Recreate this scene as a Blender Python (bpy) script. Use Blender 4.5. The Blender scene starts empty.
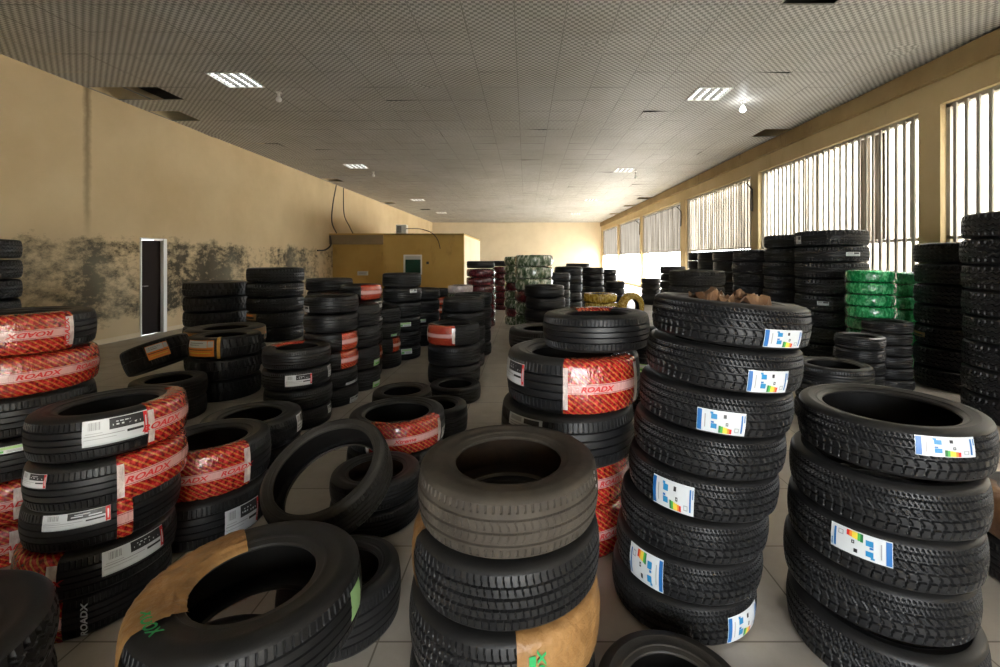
import bpy, bmesh, math, random
from mathutils import Vector, Matrix, Euler
random.seed(11)
SC = bpy.context.scene
COL = SC.collection
PI = math.pi
R_ = math.radians

# ------------------------------------------------------------------ camera, world, light, exposure
F, CX, CY, H = 444.4, 526.0, 259.0, 1.55
cam = bpy.data.cameras.new('camera')
cam.sensor_width = 36.0
cam.lens = 16.0
cam.shift_x = -(CX - 500.0) / 1000.0
cam.shift_y = -(333.5 - CY) / 1000.0
cam.clip_start = 0.02
cam_o = bpy.data.objects.new('camera', cam)
cam_o.location = (0, 0, H)
cam_o.rotation_euler = (PI / 2, 0, 0)
COL.objects.link(cam_o)
SC.camera = cam_o

wd = bpy.data.worlds.new('overcast_sky')
SC.world = wd
wd.use_nodes = True
wn = wd.node_tree.nodes
wn['Background'].inputs[0].default_value = (0.93, 0.97, 1.0, 1)
wn['Background'].inputs[1].default_value = 16.0

SC.view_settings.view_transform = 'Standard'
SC.view_settings.look = 'None'
SC.view_settings.gamma = 1.0
SC.view_settings.use_curve_mapping = False
SC.view_settings.exposure = 0.66
SC.cycles.use_denoising = True
sun = bpy.data.lights.new('sun', 'SUN')
sun.energy = 27.0
sun.angle = R_(3)
sun.color = (1.0, 0.95, 0.86)
sun_o = bpy.data.objects.new('sun', sun)
sun_o.rotation_euler = (0, R_(40), 0)      # from the window side, with the building outside sized to shade the nearer windows
COL.objects.link(sun_o)
SC.cycles.max_bounces = 10
SC.cycles.diffuse_bounces = 6
SC.cycles.transparent_max_bounces = 12

# room extents
XL, XR, YN, YF, ZC = -7.7, 6.18, -4.0, 36.5, 4.55


def portal(name, loc, rot, sx, sy):
    l = bpy.data.lights.new(name, 'AREA')
    l.shape = 'RECTANGLE'
    l.size, l.size_y = sx, sy
    l.cycles.is_portal = True
    o = bpy.data.objects.new(name, l)
    o.location = loc
    o.rotation_euler = rot
    COL.objects.link(o)


WINS = [(1.5, 6.63), (7.0, 11.83), (12.2, 17.26), (17.8, 23.9), (24.15, 29.8), (30.1, 36.1)]
for (a, b) in WINS:
    portal('daylight_opening', (XR + 0.15, (a + b) / 2, 1.95), (0, R_(90), 0), 3.8, b - a)
REAR = [(-0.4, 2.6)]
for (a, b) in REAR:
    portal('daylight_opening', ((a + b) / 2, YN - 0.15, 1.2), (R_(90), 0, 0), b - a, 2.4)


# ------------------------------------------------------------------ materials
def mat(name, col=(0.5, 0.5, 0.5), rough=0.6, metal=0.0, spec=0.5, coat=0.0, emit=None, es=0.0):
    m = bpy.data.materials.new(name)
    m.use_nodes = True
    b = m.node_tree.nodes['Principled BSDF']
    b.inputs['Base Color'].default_value = (*col, 1)
    b.inputs['Roughness'].default_value = rough
    b.inputs['Metallic'].default_value = metal
    b.inputs['Specular IOR Level'].default_value = spec
    b.inputs['Coat Weight'].default_value = coat
    if emit:
        b.inputs['Emission Color'].default_value = (*emit, 1)
        b.inputs['Emission Strength'].default_value = es
    return m


class N:
    """small helper round a material's node tree"""
    def __init__(self, m):
        self.t = m.node_tree
        self.b = self.t.nodes['Principled BSDF']

    def n(self, typ, **kw):
        x = self.t.nodes.new(typ)
        for k, v in kw.items():
            setattr(x, k, v)
        return x

    def l(self, a, b):
        self.t.links.new(a, b)

    def coord(self, which='Object', scale=(1, 1, 1)):
        c = self.n('ShaderNodeTexCoord')
        mp = self.n('ShaderNodeMapping')
        mp.inputs['Scale'].default_value = scale
        self.l(c.outputs[which], mp.inputs[0])
        return mp.outputs[0]

    def noise(self, vec, scale=5.0, detail=4.0, rough=0.55):
        x = self.n('ShaderNodeTexNoise')
        x.inputs['Scale'].default_value = scale
        x.inputs['Detail'].default_value = detail
        x.inputs['Roughness'].default_value = rough
        self.l(vec, x.inputs['Vector'])
        return x.outputs['Fac']

    def math(self, op, a, b=None, clamp=False):
        x = self.n('ShaderNodeMath', operation=op, use_clamp=clamp)
        for i, v in enumerate((a, b)):
            if v is None:
                continue
            if isinstance(v, (int, float)):
                x.inputs[i].default_value = v
            else:
                self.l(v, x.inputs[i])
        return x.outputs[0]

    def ramp(self, fac, stops):
        x = self.n('ShaderNodeValToRGB')
        r = x.color_ramp
        while len(r.elements) < len(stops):
            r.elements.new(0.5)
        for e, (p, c) in zip(r.elements, stops):
            e.position = p
            e.color = (*c, 1) if len(c) == 3 else c
        self.l(fac, x.inputs[0])
        return x.outputs[0]

    def mix(self, fac, a, b):
        x = self.n('ShaderNodeMix', data_type='RGBA')
        if isinstance(fac, (int, float)):
            x.inputs['Factor'].default_value = fac
        else:
            self.l(fac, x.inputs['Factor'])
        for k, v in ((6, a), (7, b)):
            if isinstance(v, tuple):
                x.inputs[k].default_value = (*v, 1)
            else:
                self.l(v, x.inputs[k])
        return x.outputs[2]

    def bump(self, h, strength=0.3, dist=0.01):
        x = self.n('ShaderNodeBump')
        x.inputs['Strength'].default_value = strength
        x.inputs['Distance'].default_value = dist
        self.l(h, x.inputs['Height'])
        self.l(x.outputs[0], self.b.inputs['Normal'])


def rubber(name, c0, c1, rough=0.62, spec=0.35):
    m = mat(name, c0, rough, spec=spec)
    k = N(m)
    v = k.coord('Object')
    f = k.noise(v, 7.0, 5, 0.6)
    k.l(k.ramp(f, [(0.35, c0), (0.7, c1)]), k.b.inputs['Base Color'])
    f2 = k.noise(v, 160.0, 2)
    k.bump(f2, 0.25, 0.002)
    return m


M = {}
M['rubber'] = rubber('black_rubber', (0.0065, 0.0065, 0.007), (0.0125, 0.0123, 0.0128), 0.46, 0.45)
M['side'] = rubber('sidewall_rubber', (0.009, 0.0088, 0.009), (0.018, 0.0172, 0.0165), 0.46, 0.42)
M['bead'] = rubber('bead_rubber', (0.013, 0.0125, 0.012), (0.025, 0.0235, 0.022), 0.42, 0.45)
M['liner'] = rubber('liner_rubber', (0.006, 0.0055, 0.005), (0.011, 0.010, 0.009), 0.5, 0.25)
M['worn'] = rubber('dusty_worn_rubber', (0.040, 0.033, 0.026), (0.078, 0.066, 0.052), 0.75, 0.25)
M['wornside'] = rubber('dusty_worn_sidewall', (0.044, 0.037, 0.029), (0.084, 0.071, 0.055), 0.7, 0.25)
M['used'] = rubber('used_rubber', (0.014, 0.0125, 0.0105), (0.030, 0.027, 0.022), 0.62, 0.3)
M['usedside'] = rubber('used_sidewall', (0.020, 0.018, 0.015), (0.042, 0.037, 0.030), 0.55, 0.35)
M['rust'] = rubber('brown_stained_liner', (0.020, 0.014, 0.010), (0.06, 0.034, 0.018), 0.7, 0.2)


def film(name, c0, c1, c2, scale=34.0, rough=0.16):
    """glossy wrapping film, folded"""
    m = mat(name, c0, rough, spec=0.6, coat=0.6)
    k = N(m)
    v = k.coord('Object', (1, 1, 0.45))
    f = k.noise(v, scale, 3, 0.6)
    k.l(k.ramp(f, [(0.3, c0), (0.5, c1), (0.68, c2)]), k.b.inputs['Base Color'])
    k.bump(k.noise(v, scale * 0.8, 3), 0.9, 0.02)
    return m


M['green_film'] = film('green_film', (0.0, 0.10, 0.03), (0.01, 0.26, 0.07), (0.10, 0.55, 0.22))
M['greenwhite_film'] = film('green_white_film', (0.015, 0.04, 0.015), (0.14, 0.20, 0.11), (0.78, 0.80, 0.70), 22.0)
M['yellow_film'] = film('yellow_film', (0.20, 0.11, 0.01), (0.45, 0.28, 0.03), (0.72, 0.55, 0.13))
M['maroon_film'] = film('maroon_film', (0.05, 0.006, 0.01), (0.10, 0.012, 0.018), (0.20, 0.04, 0.04))


def hatch_film():
    """printed wrap: red with orange diagonal dashes, pale band along the middle (UV: metres)"""
    m = mat('red_hatched_film', (0.6, 0.03, 0.02), 0.22, spec=0.6, coat=0.5)
    k = N(m)
    uv = k.n('ShaderNodeUVMap')
    sp = k.n('ShaderNodeSeparateXYZ')
    k.l(uv.outputs[0], sp.inputs[0])
    u, v = sp.outputs[0], sp.outputs[1]
    av = k.math('ABSOLUTE', v)
    d = k.math('ADD', k.math('MULTIPLY', u, 30.0), k.math('MULTIPLY', v, 36.0))
    fr = k.math('FRACT', d)
    band = k.math('LESS_THAN', fr, 0.30)
    wv = k.noise(uv.outputs[0], 55.0, 2)
    base = k.ramp(wv, [(0.35, (0.13, 0.006, 0.008)), (0.52, (0.42, 0.014, 0.014)), (0.72, (0.70, 0.06, 0.05))])
    org = k.ramp(wv, [(0.35, (0.28, 0.06, 0.018)), (0.7, (0.70, 0.23, 0.055))])
    c = k.mix(band, base, org)
    pale = k.math('LESS_THAN', av, 0.024)
    edge = k.math('LESS_THAN', k.math('ABSOLUTE', k.math('SUBTRACT', av, 0.0195)), 0.0012)
    c = k.mix(pale, c, (0.72, 0.40, 0.37))
    c = k.mix(edge, c, (0.35, 0.03, 0.03))
    k.l(c, k.b.inputs['Base Color'])
    vv = k.n('ShaderNodeMapping')
    vv.inputs['Scale'].default_value = (1, 0.5, 1)
    k.l(uv.outputs[0], vv.inputs[0])
    k.bump(k.noise(vv.outputs[0], 60.0, 3), 0.55, 0.012)
    return m


M['hatch'] = hatch_film()
M['pale_film'] = film('pale_printed_film_edge', (0.50, 0.38, 0.36), (0.66, 0.55, 0.52), (0.80, 0.74, 0.70), 40.0, 0.25)


def kraft(name, c0, c1):
    m = mat(name, c0, 0.42, spec=0.5)
    k = N(m)
    v = k.coord('Object')
    f = k.noise(v, 9.0, 4)
    k.l(k.ramp(f, [(0.3, c0), (0.7, c1)]), k.b.inputs['Base Color'])
    vo = k.n('ShaderNodeTexVoronoi', feature='DISTANCE_TO_EDGE')
    vo.inputs['Scale'].default_value = 14.0
    k.l(v, vo.inputs['Vector'])
    h = k.math('ADD', k.math('MULTIPLY', vo.outputs[0], 1.2), k.noise(v, 26.0, 3))
    k.bump(h, 0.55, 0.012)
    return m


M['kraft'] = kraft('kraft_paper', (0.25, 0.125, 0.040), (0.40, 0.22, 0.082))
M['kraft_dark'] = kraft('dark_kraft_paper', (0.09, 0.042, 0.022), (0.27, 0.145, 0.07))
M['white'] = mat('label_white', (0.62, 0.645, 0.66), 0.35)
M['paper_grey'] = mat('label_grey', (0.52, 0.55, 0.56), 0.35)
M['l_blue'] = mat('print_blue', (0.012, 0.13, 0.40), 0.4)
M['l_lblue'] = mat('print_light_blue', (0.015, 0.22, 0.48), 0.4)
M['l_dgreen'] = mat('print_dark_green', (0.02, 0.16, 0.05), 0.4)
M['l_green'] = mat('print_green', (0.07, 0.42, 0.07), 0.4)
M['l_yellow'] = mat('print_yellow', (0.80, 0.62, 0.06), 0.4)
M['l_orange'] = mat('print_orange', (0.85, 0.26, 0.03), 0.4)
M['l_red'] = mat('print_red', (0.62, 0.02, 0.02), 0.4)
M['l_black'] = mat('print_black', (0.02, 0.02, 0.022), 0.4)
M['l_grey'] = mat('print_grey', (0.30, 0.31, 0.32), 0.4)
M['l_lime'] = mat('label_pale_green', (0.40, 0.66, 0.28), 0.4)
M['l_tan'] = mat('label_tan', (0.42, 0.24, 0.10), 0.5)
M['strap'] = mat('yellow_strap', (0.60, 0.33, 0.04), 0.4)
M['ink'] = mat('green_ink', (0.02, 0.36, 0.10), 0.5)
M['iron'] = mat('dark_iron', (0.05, 0.045, 0.04), 0.6)
M['cable'] = mat('black_cable', (0.02, 0.018, 0.016), 0.6)
M['whitepaint'] = mat('white_metal', (0.80, 0.80, 0.78), 0.4)
M['tube'] = mat('white_tube', (0.85, 0.87, 0.88), 0.3, emit=(0.95, 1.0, 0.97), es=1.6)
M['lit'] = mat('lit_bulb', (1, 1, 1), 0.3, emit=(0.95, 0.98, 1.0), es=30.0)
M['unlit'] = mat('unlit_bulb', (0.82, 0.82, 0.80), 0.25)
M['dark'] = mat('dark_void', (0.02, 0.018, 0.016), 0.9)
M['alu'] = mat('dull_aluminium', (0.36, 0.35, 0.33), 0.45, metal=0.6)
M['barmetal'] = mat('brown_grey_bar_paint', (0.38, 0.345, 0.29), 0.5)


def m_wall():
    m = mat('stained_cream_plaster', (0.60, 0.44, 0.24), 0.85, spec=0.2)
    k = N(m)
    v = k.coord('Object')
    sp = k.n('ShaderNodeSeparateXYZ')
    k.l(v, sp.inputs[0])
    z = sp.outputs[2]
    n1 = k.noise(k.coord('Object', (1, 1, 1)), 0.7, 4)
    base = k.ramp(n1, [(0.3, (0.58, 0.44, 0.255)), (0.7, (0.69, 0.545, 0.335))])
    # mould, in blotches and streaks between knee height and two metres
    n2 = k.noise(k.coord('Object', (1, 1, 0.4)), 1.25, 3, 0.5)
    n3 = k.noise(k.coord('Object', (1, 1, 1.6)), 4.5, 6, 0.75)
    band = k.ramp(k.math('DIVIDE', z, 4.0), [(0.02, (0.55,) * 3), (0.14, (1.0,) * 3), (0.46, (0.97,) * 3), (0.66, (0.0,) * 3)])
    ms = k.math('MULTIPLY', k.math('ADD', k.math('MULTIPLY', n2, 0.8), k.math('MULTIPLY', n3, 0.95)), band)
    mask = k.ramp(ms, [(0.73, (0, 0, 0)), (0.95, (0.95,) * 3)])
    c = k.mix(mask, base, (0.042, 0.037, 0.026))
    pl = k.ramp(k.noise(k.coord('Object', (1, 1, 0.6)), 0.55, 2), [(0.48, (0, 0, 0)), (0.62, (0.45,) * 3)])
    low = k.ramp(k.math('DIVIDE', z, 4.0), [(0.38, (1, 1, 1)), (0.56, (0, 0, 0))])
    c = k.mix(k.math('MULTIPLY', k.math('MULTIPLY', pl, low), 0.6), c, (0.46, 0.42, 0.31))
    # run of leaked water below the ceiling gap
    yy = k.math('SUBTRACT', k.math('ADD', sp.outputs[1], k.math('MULTIPLY', k.math('SUBTRACT', n3, 0.5), 0.10)), 7.80)
    ln = k.ramp(k.math('ABSOLUTE', yy), [(0.012, (0.75,) * 3), (0.09, (0, 0, 0))])
    up = k.ramp(k.math('DIVIDE', z, 4.6), [(0.40, (0, 0, 0)), (0.52, (0.6,) * 3), (0.98, (1, 1, 1))])
    c = k.mix(k.math('MULTIPLY', ln, up), c, (0.16, 0.11, 0.06))
    k.l(c, k.b.inputs['Base Color'])
    k.bump(k.noise(v, 30, 4), 0.15, 0.01)
    return m


def m_plaster(name, c0, c1, stain=(0.28, 0.19, 0.09), amt=0.5):
    m = mat(name, c0, 0.8, spec=0.2)
    k = N(m)
    v = k.coord('Object')
    n = k.noise(v, 0.9, 5, 0.6)
    c = k.ramp(n, [(0.3, c0), (0.7, c1)])
    s = k.ramp(k.noise(k.coord('Object', (1, 1, 0.35)), 2.2, 6, 0.7), [(0.58, (0, 0, 0)), (0.8, (amt,) * 3)])
    k.l(k.mix(s, c, stain), k.b.inputs['Base Color'])
    k.bump(k.noise(v, 30, 3), 0.12, 0.01)
    return m


def m_floor():
    m = mat('pale_floor_tiles', (0.36, 0.33, 0.28), 0.42, spec=0.4)
    k = N(m)
    v = k.coord('Object')
    br = k.n('ShaderNodeTexBrick')
    br.offset = 0.0
    br.inputs['Scale'].default_value = 1.0
    br.inputs['Brick Width'].default_value = 0.60
    br.inputs['Row Height'].default_value = 0.60
    br.inputs['Mortar Size'].default_value = 0.004
    br.inputs['Color1'].default_value = (0.46, 0.42, 0.36, 1)
    br.inputs['Color2'].default_value = (0.43, 0.39, 0.335, 1)
    br.inputs['Mortar'].default_value = (0.17, 0.15, 0.12, 1)
    k.l(v, br.inputs['Vector'])
    d = k.ramp(k.noise(v, 1.6, 6, 0.7), [(0.45, (0, 0, 0)), (0.75, (0.55,) * 3)])
    k.l(k.mix(d, br.outputs[0], (0.24, 0.20, 0.155)), k.b.inputs['Base Color'])
    k.l(k.ramp(k.noise(v, 3.0, 4), [(0.3, (0.32,) * 3), (0.7, (0.6,) * 3)]), k.b.inputs['Roughness'])
    return m


TILE = 0.63


def m_ceiling():
    m = mat('chequered_ceiling_tiles', (0.5, 0.5, 0.47), 0.55, spec=0.3)
    k = N(m)
    v = k.coord('Object')
    ch = k.n('ShaderNodeTexChecker')
    ch.inputs['Scale'].default_value = 13.0 / TILE
    ch.inputs['Color1'].default_value = (0.60, 0.595, 0.57, 1)
    ch.inputs['Color2'].default_value = (0.27, 0.265, 0.25, 1)
    v2 = k.coord('Object')
    v2.node.inputs['Location'].default_value = (0.013, 0.017, 0.011)
    k.l(v2, ch.inputs['Vector'])
    n = k.ramp(k.noise(v, 0.5, 5, 0.65), [(0.35, (0.82, 0.80, 0.76)), (0.65, (1, 1, 1))])
    x = k.n('ShaderNodeMix', data_type='RGBA', blend_type='MULTIPLY')
    x.inputs['Factor'].default_value = 1.0
    k.l(ch.outputs[0], x.inputs[6])
    k.l(n, x.inputs[7])
    k.l(x.outputs[2], k.b.inputs['Base Color'])
    return m


M['wall'] = m_wall()
M['cream'] = m_plaster('cream_plaster', (0.66, 0.55, 0.38), (0.74, 0.63, 0.45), amt=0.15)
M['pillar'] = m_plaster('ochre_pillar_plaster', (0.50, 0.38, 0.20), (0.60, 0.47, 0.27), amt=0.5)
M['ochre'] = m_plaster('ochre_partition_paint', (0.47, 0.30, 0.085), (0.55, 0.37, 0.12), (0.14, 0.08, 0.03), 0.6)
M['header'] = m_plaster('dusty_brown_header', (0.20, 0.15, 0.08), (0.27, 0.20, 0.12))
M['floor'] = m_floor()
M['ceil'] = m_ceiling()
M['tbar'] = mat('grey_ceiling_runner', (0.22, 0.21, 0.19), 0.6)
M['door'] = mat('dark_brown_door', (0.018, 0.011, 0.009), 0.75, spec=0.15)
M['greenglass'] = mat('dark_green_glass', (0.01, 0.06, 0.035), 0.1)
M['ground'] = m_plaster('pale_concrete_yard', (0.60, 0.58, 0.54), (0.70, 0.68, 0.64), amt=0.2)
M['yardwall'] = m_plaster('pale_yard_wall', (0.62, 0.57, 0.48), (0.74, 0.70, 0.62), (0.35, 0.28, 0.2), 0.5)


def m_frost(name, c0, c1):
    m = bpy.data.materials.new(name)
    m.use_nodes = True
    t = m.node_tree
    t.nodes.clear()
    o = t.nodes.new('ShaderNodeOutputMaterial')
    tc = t.nodes.new('ShaderNodeTexCoord')
    mp = t.nodes.new('ShaderNodeMapping')
    mp.inputs['Scale'].default_value = (1, 5.0, 0.28)
    no = t.nodes.new('ShaderNodeTexNoise')
    no.inputs['Scale'].default_value = 1.1
    no.inputs['Detail'].default_value = 5
    rp = t.nodes.new('ShaderNodeValToRGB')
    rp.color_ramp.elements[0].position = 0.35
    rp.color_ramp.elements[0].color = (*c0, 1)
    rp.color_ramp.elements[1].position = 0.68
    rp.color_ramp.elements[1].color = (*c1, 1)
    tr = t.nodes.new('ShaderNodeBsdfTranslucent')
    di = t.nodes.new('ShaderNodeBsdfDiffuse')
    mx = t.nodes.new('ShaderNodeMixShader')
    mx.inputs[0].default_value = 0.25
    L = t.links.new
    L(tc.outputs['Object'], mp.inputs[0])
    L(mp.outputs[0], no.inputs['Vector'])
    L(no.outputs['Fac'], rp.inputs[0])
    L(rp.outputs[0], tr.inputs[0])
    L(rp.outputs[0], di.inputs[0])
    L(tr.outputs[0], mx.inputs[1])
    L(di.outputs[0], mx.inputs[2])
    L(mx.outputs[0], o.inputs[0])
    return m


M['frost'] = m_frost('streaked_translucent_sheet', (0.06, 0.05, 0.038), (0.34, 0.31, 0.27))  # brighter copy of the sheet, colour raised against the shade outside
M['frost_far'] = m_frost('sun_toned_streaked_sheet', (0.014, 0.012, 0.009), (0.045, 0.041, 0.036))  # darker copy of the same sheet, colour lowered against the sun behind it


# ------------------------------------------------------------------ mesh helpers
def link(name, me, parent=None, loc=None, rot=None):
    o = bpy.data.objects.new(name, me)
    COL.objects.link(o)
    if parent is not None:
        o.parent = parent
    if loc is not None:
        o.location = loc
    if rot is not None:
        o.rotation_euler = rot
    return o


def mesh(name, vs, fs, mats, smooth=False, idx=None, sharp=None):
    me = bpy.data.meshes.new(name)
    me.from_pydata(vs, [], fs)
    for m in (mats if isinstance(mats, (list, tuple)) else [mats]):
        me.materials.append(m)
    if idx is not None:
        me.polygons.foreach_set('material_index', idx)
    if smooth:
        me.polygons.foreach_set('use_smooth', [True] * len(me.polygons))
        if sharp:
            me.set_sharp_from_angle(angle=R_(sharp))
    me.update()
    return me


class MB:
    """collects boxes, tubes and discs; build() links them as one mesh object"""
    def __init__(self):
        self.v, self.f = [], []

    def box(self, x0, x1, y0, y1, z0, z1):
        b = len(self.v)
        self.v += [(x, y, z) for z in (z0, z1) for y in (y0, y1) for x in (x0, x1)]
        self.f += [tuple(b + i for i in q) for q in ((0, 2, 3, 1), (4, 5, 7, 6), (0, 1, 5, 4), (2, 6, 7, 3), (0, 4, 6, 2), (1, 3, 7, 5))]
        return self

    def quad(self, a, b, c, d):
        n = len(self.v)
        self.v += [a, b, c, d]
        self.f.append((n, n + 1, n + 2, n + 3))
        return self

    def tube(self, pts, r, seg=8):
        pts = [Vector(p) for p in pts]
        b = len(self.v)
        for i, p in enumerate(pts):
            d = (pts[min(i + 1, len(pts) - 1)] - pts[max(i - 1, 0)]).normalized()
            up = Vector((0, 0, 1)) if abs(d.z) < 0.9 else Vector((1, 0, 0))
            s = d.cross(up).normalized()
            t = s.cross(d)
            for j in range(seg):
                a = 2 * PI * j / seg
                self.v.append(tuple(p + s * math.cos(a) * r + t * math.sin(a) * r))
        for i in range(len(pts) - 1):
            for j in range(seg):
                k = (j + 1) % seg
                self.f.append((b + i * seg + j, b + i * seg + k, b + (i + 1) * seg + k, b + (i + 1) * seg + j))
        self.f.append(tuple(b + j for j in range(seg))[::-1])
        self.f.append(tuple(b + (len(pts) - 1) * seg + j for j in range(seg)))
        return self

    def lathe(self, prof, seg=20, c=(0, 0, 0)):
        b = len(self.v)
        n = len(prof)
        for j in range(seg):
            a = 2 * PI * j / seg
            for r, z in prof:
                self.v.append((c[0] + r * math.cos(a), c[1] + r * math.sin(a), c[2] + z))
        for j in range(seg):
            k = (j + 1) % seg
            for i in range(n - 1):
                self.f.append((b + j * n + i, b + k * n + i, b + k * n + i + 1, b + j * n + i + 1))
        return self

    def build(self, name, m, parent=None, loc=None, smooth=False, bevel=0.0, rot=None):
        me = mesh(name, self.v, self.f, m, smooth, sharp=40 if smooth else None)
        o = link(name, me, parent, loc, rot)
        if bevel:
            bv = o.modifiers.new('bevel', 'BEVEL')
            bv.width = bevel
            bv.segments = 2
            bv.limit_method = 'ANGLE'
        return o


def tag(o, label=None, cat=None, group=None, kind=None):
    if label:
        o['label'] = label
    if cat:
        o['category'] = cat
    if group:
        o['group'] = group
    if kind:
        o['kind'] = kind
    return o


def struct(o, label=None, cat=None):
    return tag(o, label, cat, None, 'structure')


def empty(name, loc=(0, 0, 0), rot=(0, 0, 0)):
    o = bpy.data.objects.new(name, None)
    o.empty_display_size = 0.1
    o.location = loc
    o.rotation_euler = rot
    COL.objects.link(o)
    return o


# ------------------------------------------------------------------ the room
struct(MB().box(XL - 0.3, XR + 0.3, YN - 0.3, YF + 0.3, -0.12, 0).build('floor', M['floor']), 'pale square tiled floor of the tyre hall', 'floor')

# left wall with the door opening
DY0, DY1, DZ = 8.86, 9.50, 1.98
w = MB()
w.box(XL - 0.25, XL, YN - 0.3, DY0, 0, ZC + 0.4).box(XL - 0.25, XL, DY1, YF + 0.3, 0, ZC + 0.4).box(XL - 0.25, XL, DY0, DY1, DZ, ZC + 0.4)
struct(w.build('wall_left', M['wall']), 'long cream wall blotched with dark mould', 'wall')
d = empty('door_1', (XL, (DY0 + DY1) / 2, 0))
struct(d, 'narrow dark doorway with pale frame in the mouldy wall', 'door')
fr = MB()
fr.box(-0.10, 0.02, DY0 - 9.18, DY0 - 9.18 + 0.03, 0, DZ).box(-0.10, 0.03, DY1 - 9.18 - 0.09, DY1 - 9.18, 0, DZ).box(-0.10, 0.02, DY0 - 9.18, DY1 - 9.18, DZ - 0.04, DZ)
fr.build('door_frame', M['whitepaint'], d, bevel=0.004)
MB().box(-0.09, -0.04, DY0 - 9.18 + 0.03, DY1 - 9.18 - 0.09, 0.01, DZ - 0.045).build('door_leaf', M['door'], d)
MB().tube([(-0.042, -0.22, 1.0), (0.0, -0.22, 1.0), (0.0, -0.13, 1.0)], 0.009).build('door_handle', M['alu'], d)
struct(MB().box(XL, XL + 0.012, YN, DY0, 0, 0.09).box(XL, XL + 0.012, DY1, 17.4, 0, 0.09).build('baseboard_left', M['cream']))
struct(MB().box(XL - 0.3, XR + 0.3, YF, YF + 0.25, 0, ZC + 0.4).build('wall_back', M['cream']), 'bright cream end wall', 'wall')
# wall behind the camera with shopfront openings
w = MB()
xs = [XL - 0.3] + [x for p in REAR for x in p] + [XR + 0.3]
for i in range(0, len(xs), 2):
    w.box(xs[i], xs[i + 1], YN - 0.25, YN, 0, 2.45)
w.box(XL - 0.3, XR + 0.3, YN - 0.25, YN, 2.45, ZC + 0.4)
struct(w.build('wall_front', M['cream']))

# right wall: pillars, beam, sill
w = MB()
ys = [YN - 0.3] + [y for p in WINS for y in p] + [YF + 0.3]
for i in range(0, len(ys), 2):
    w.box(XR, XR + 0.28, ys[i], ys[i + 1], 0, 3.86)
w.box(XR, XR + 0.28, YN - 0.3, YF + 0.3, 3.86, ZC + 0.4)
w.box(XR + 0.02, XR + 0.28, YN - 0.3, YF + 0.3, 0, 0.10)
struct(w.build('wall_right', M['pillar']), 'ochre window wall of pillars under a stained beam', 'wall')
struct(MB().box(XR - 0.10, XR, YN, YF, 4.22, ZC - 0.03).build('trim_2', m_plaster('stained_beam_plaster', (0.27, 0.185, 0.085), (0.40, 0.29, 0.145), (0.09, 0.06, 0.03), 0.85)), 'stained beam along the top of the window wall', 'beam')

for i, (a, b) in enumerate(WINS):
    o = empty('window_%d' % (i + 1), (XR + 0.14, (a + b) / 2, 0))
    struct(o)
    hw = (b - a) / 2
    fr = MB()
    for y in (-hw, hw - 0.06):
        fr.box(-0.05, 0.05, y, y + 0.06, 0.1, 3.86)
    fr.box(-0.05, 0.05, -hw, hw, 3.80, 3.86).box(-0.05, 0.05, -hw, hw, 1.84, 1.89).box(-0.05, 0.05, -hw, hw, 0.1, 0.15)
    fr.build('window_frame', M['barmetal'], o)
    ba = MB()
    n = int((b - a) / 0.165)
    bw = 0.009 if i == 2 else 0.026
    for k in range(1, n):
        y = -hw + k * (b - a) / n
        ba.box(-0.085, -0.060, y - bw, y + bw, 0.15, 3.82)
    if i < 3:
        ba.build('security_bars', M['barmetal'], o)
    if i >= 2:
        fp = MB()
        fp.quad((0.03, -hw + 0.06, 1.89), (0.03, hw - 0.06, 1.89), (0.03, hw - 0.06, 3.80), (0.03, -hw + 0.06, 3.80))
        fp.build('translucent_sheet', M['frost' if i == 2 else 'frost_far'], o)
    else:
        # loose louvre strips hanging behind the bars
        lv = MB()
        y = -hw + 0.08
        rr = random.Random(i * 7 + 1)
        while y < hw - 0.2:
            wd_ = rr.uniform(0.07, 0.13)
            if rr.random() < 0.42:
                a_ = rr.uniform(-0.35, 0.35)
                lv.box(0.02, 0.028, y, y + wd_, 1.9, 3.79)
            y += rr.uniform(0.14, 0.26)
        lv.build('louvre_slats', M['frost'], o)

# ceiling of tiles, some missing
HOLES = set()
CYN = YN - 0.20


def cell(x, y):
    return (int(math.floor((x - XL) / TILE)), int(math.floor((y - CYN) / TILE)))


for (x, y) in ((-7.45, 7.9), (-7.0, 7.9), (5.7, 10.35), (3.45, 5.0), (-7.5, 9.6), (-7.55, 17.0), (-7.1, 24.0), (-5.9, 27.0), (5.9, 29.5), (5.9, 25.4), (5.9, 22.0)):
    HOLES.add(cell(x, y))
LIGHTS = [cell(-5.0, 7.55), cell(3.29, 7.95), cell(-5.7, 14.6), cell(3.27, 15.1), cell(-5.7, 22.5), cell(3.3, 22.6), cell(-5.7, 29), cell(3.3, 29.5)]
rr = random.Random(5)
vs, fs, idx = [], [], []
nx, ny = int(math.ceil((XR - XL) / TILE)), int(math.ceil((YF - YN) / TILE))
for i in range(nx):
    for j in range(ny):
        if (i, j) in HOLES or (i, j) in LIGHTS:
            continue
        x0, y0 = XL + i * TILE + 0.005, CYN + j * TILE + 0.003
        x1, y1 = x0 + TILE - 0.010, y0 + TILE - 0.006
        b = len(vs)
        z = [ZC + 0.004 + rr.uniform(-0.003, 0.003) for _ in range(4)]
        if rr.random() < 0.05:
            z[rr.randrange(4)] -= 0.02
        vs += [(x0, y0, z[0]), (x1, y0, z[1]), (x1, y1, z[2]), (x0, y1, z[3])]
        fs.append((b, b + 3, b + 2, b + 1))
ceil = link('ceiling', mesh('ceiling', vs, fs, M['ceil']))
struct(ceil, 'suspended ceiling of chequered grey tiles with gaps', 'ceiling')
g = MB()
for i in range(nx + 1):
    x = XL + i * TILE
    g.box(x - 0.008, x + 0.008, YN, YF, ZC + 0.006, ZC + 0.02)
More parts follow.
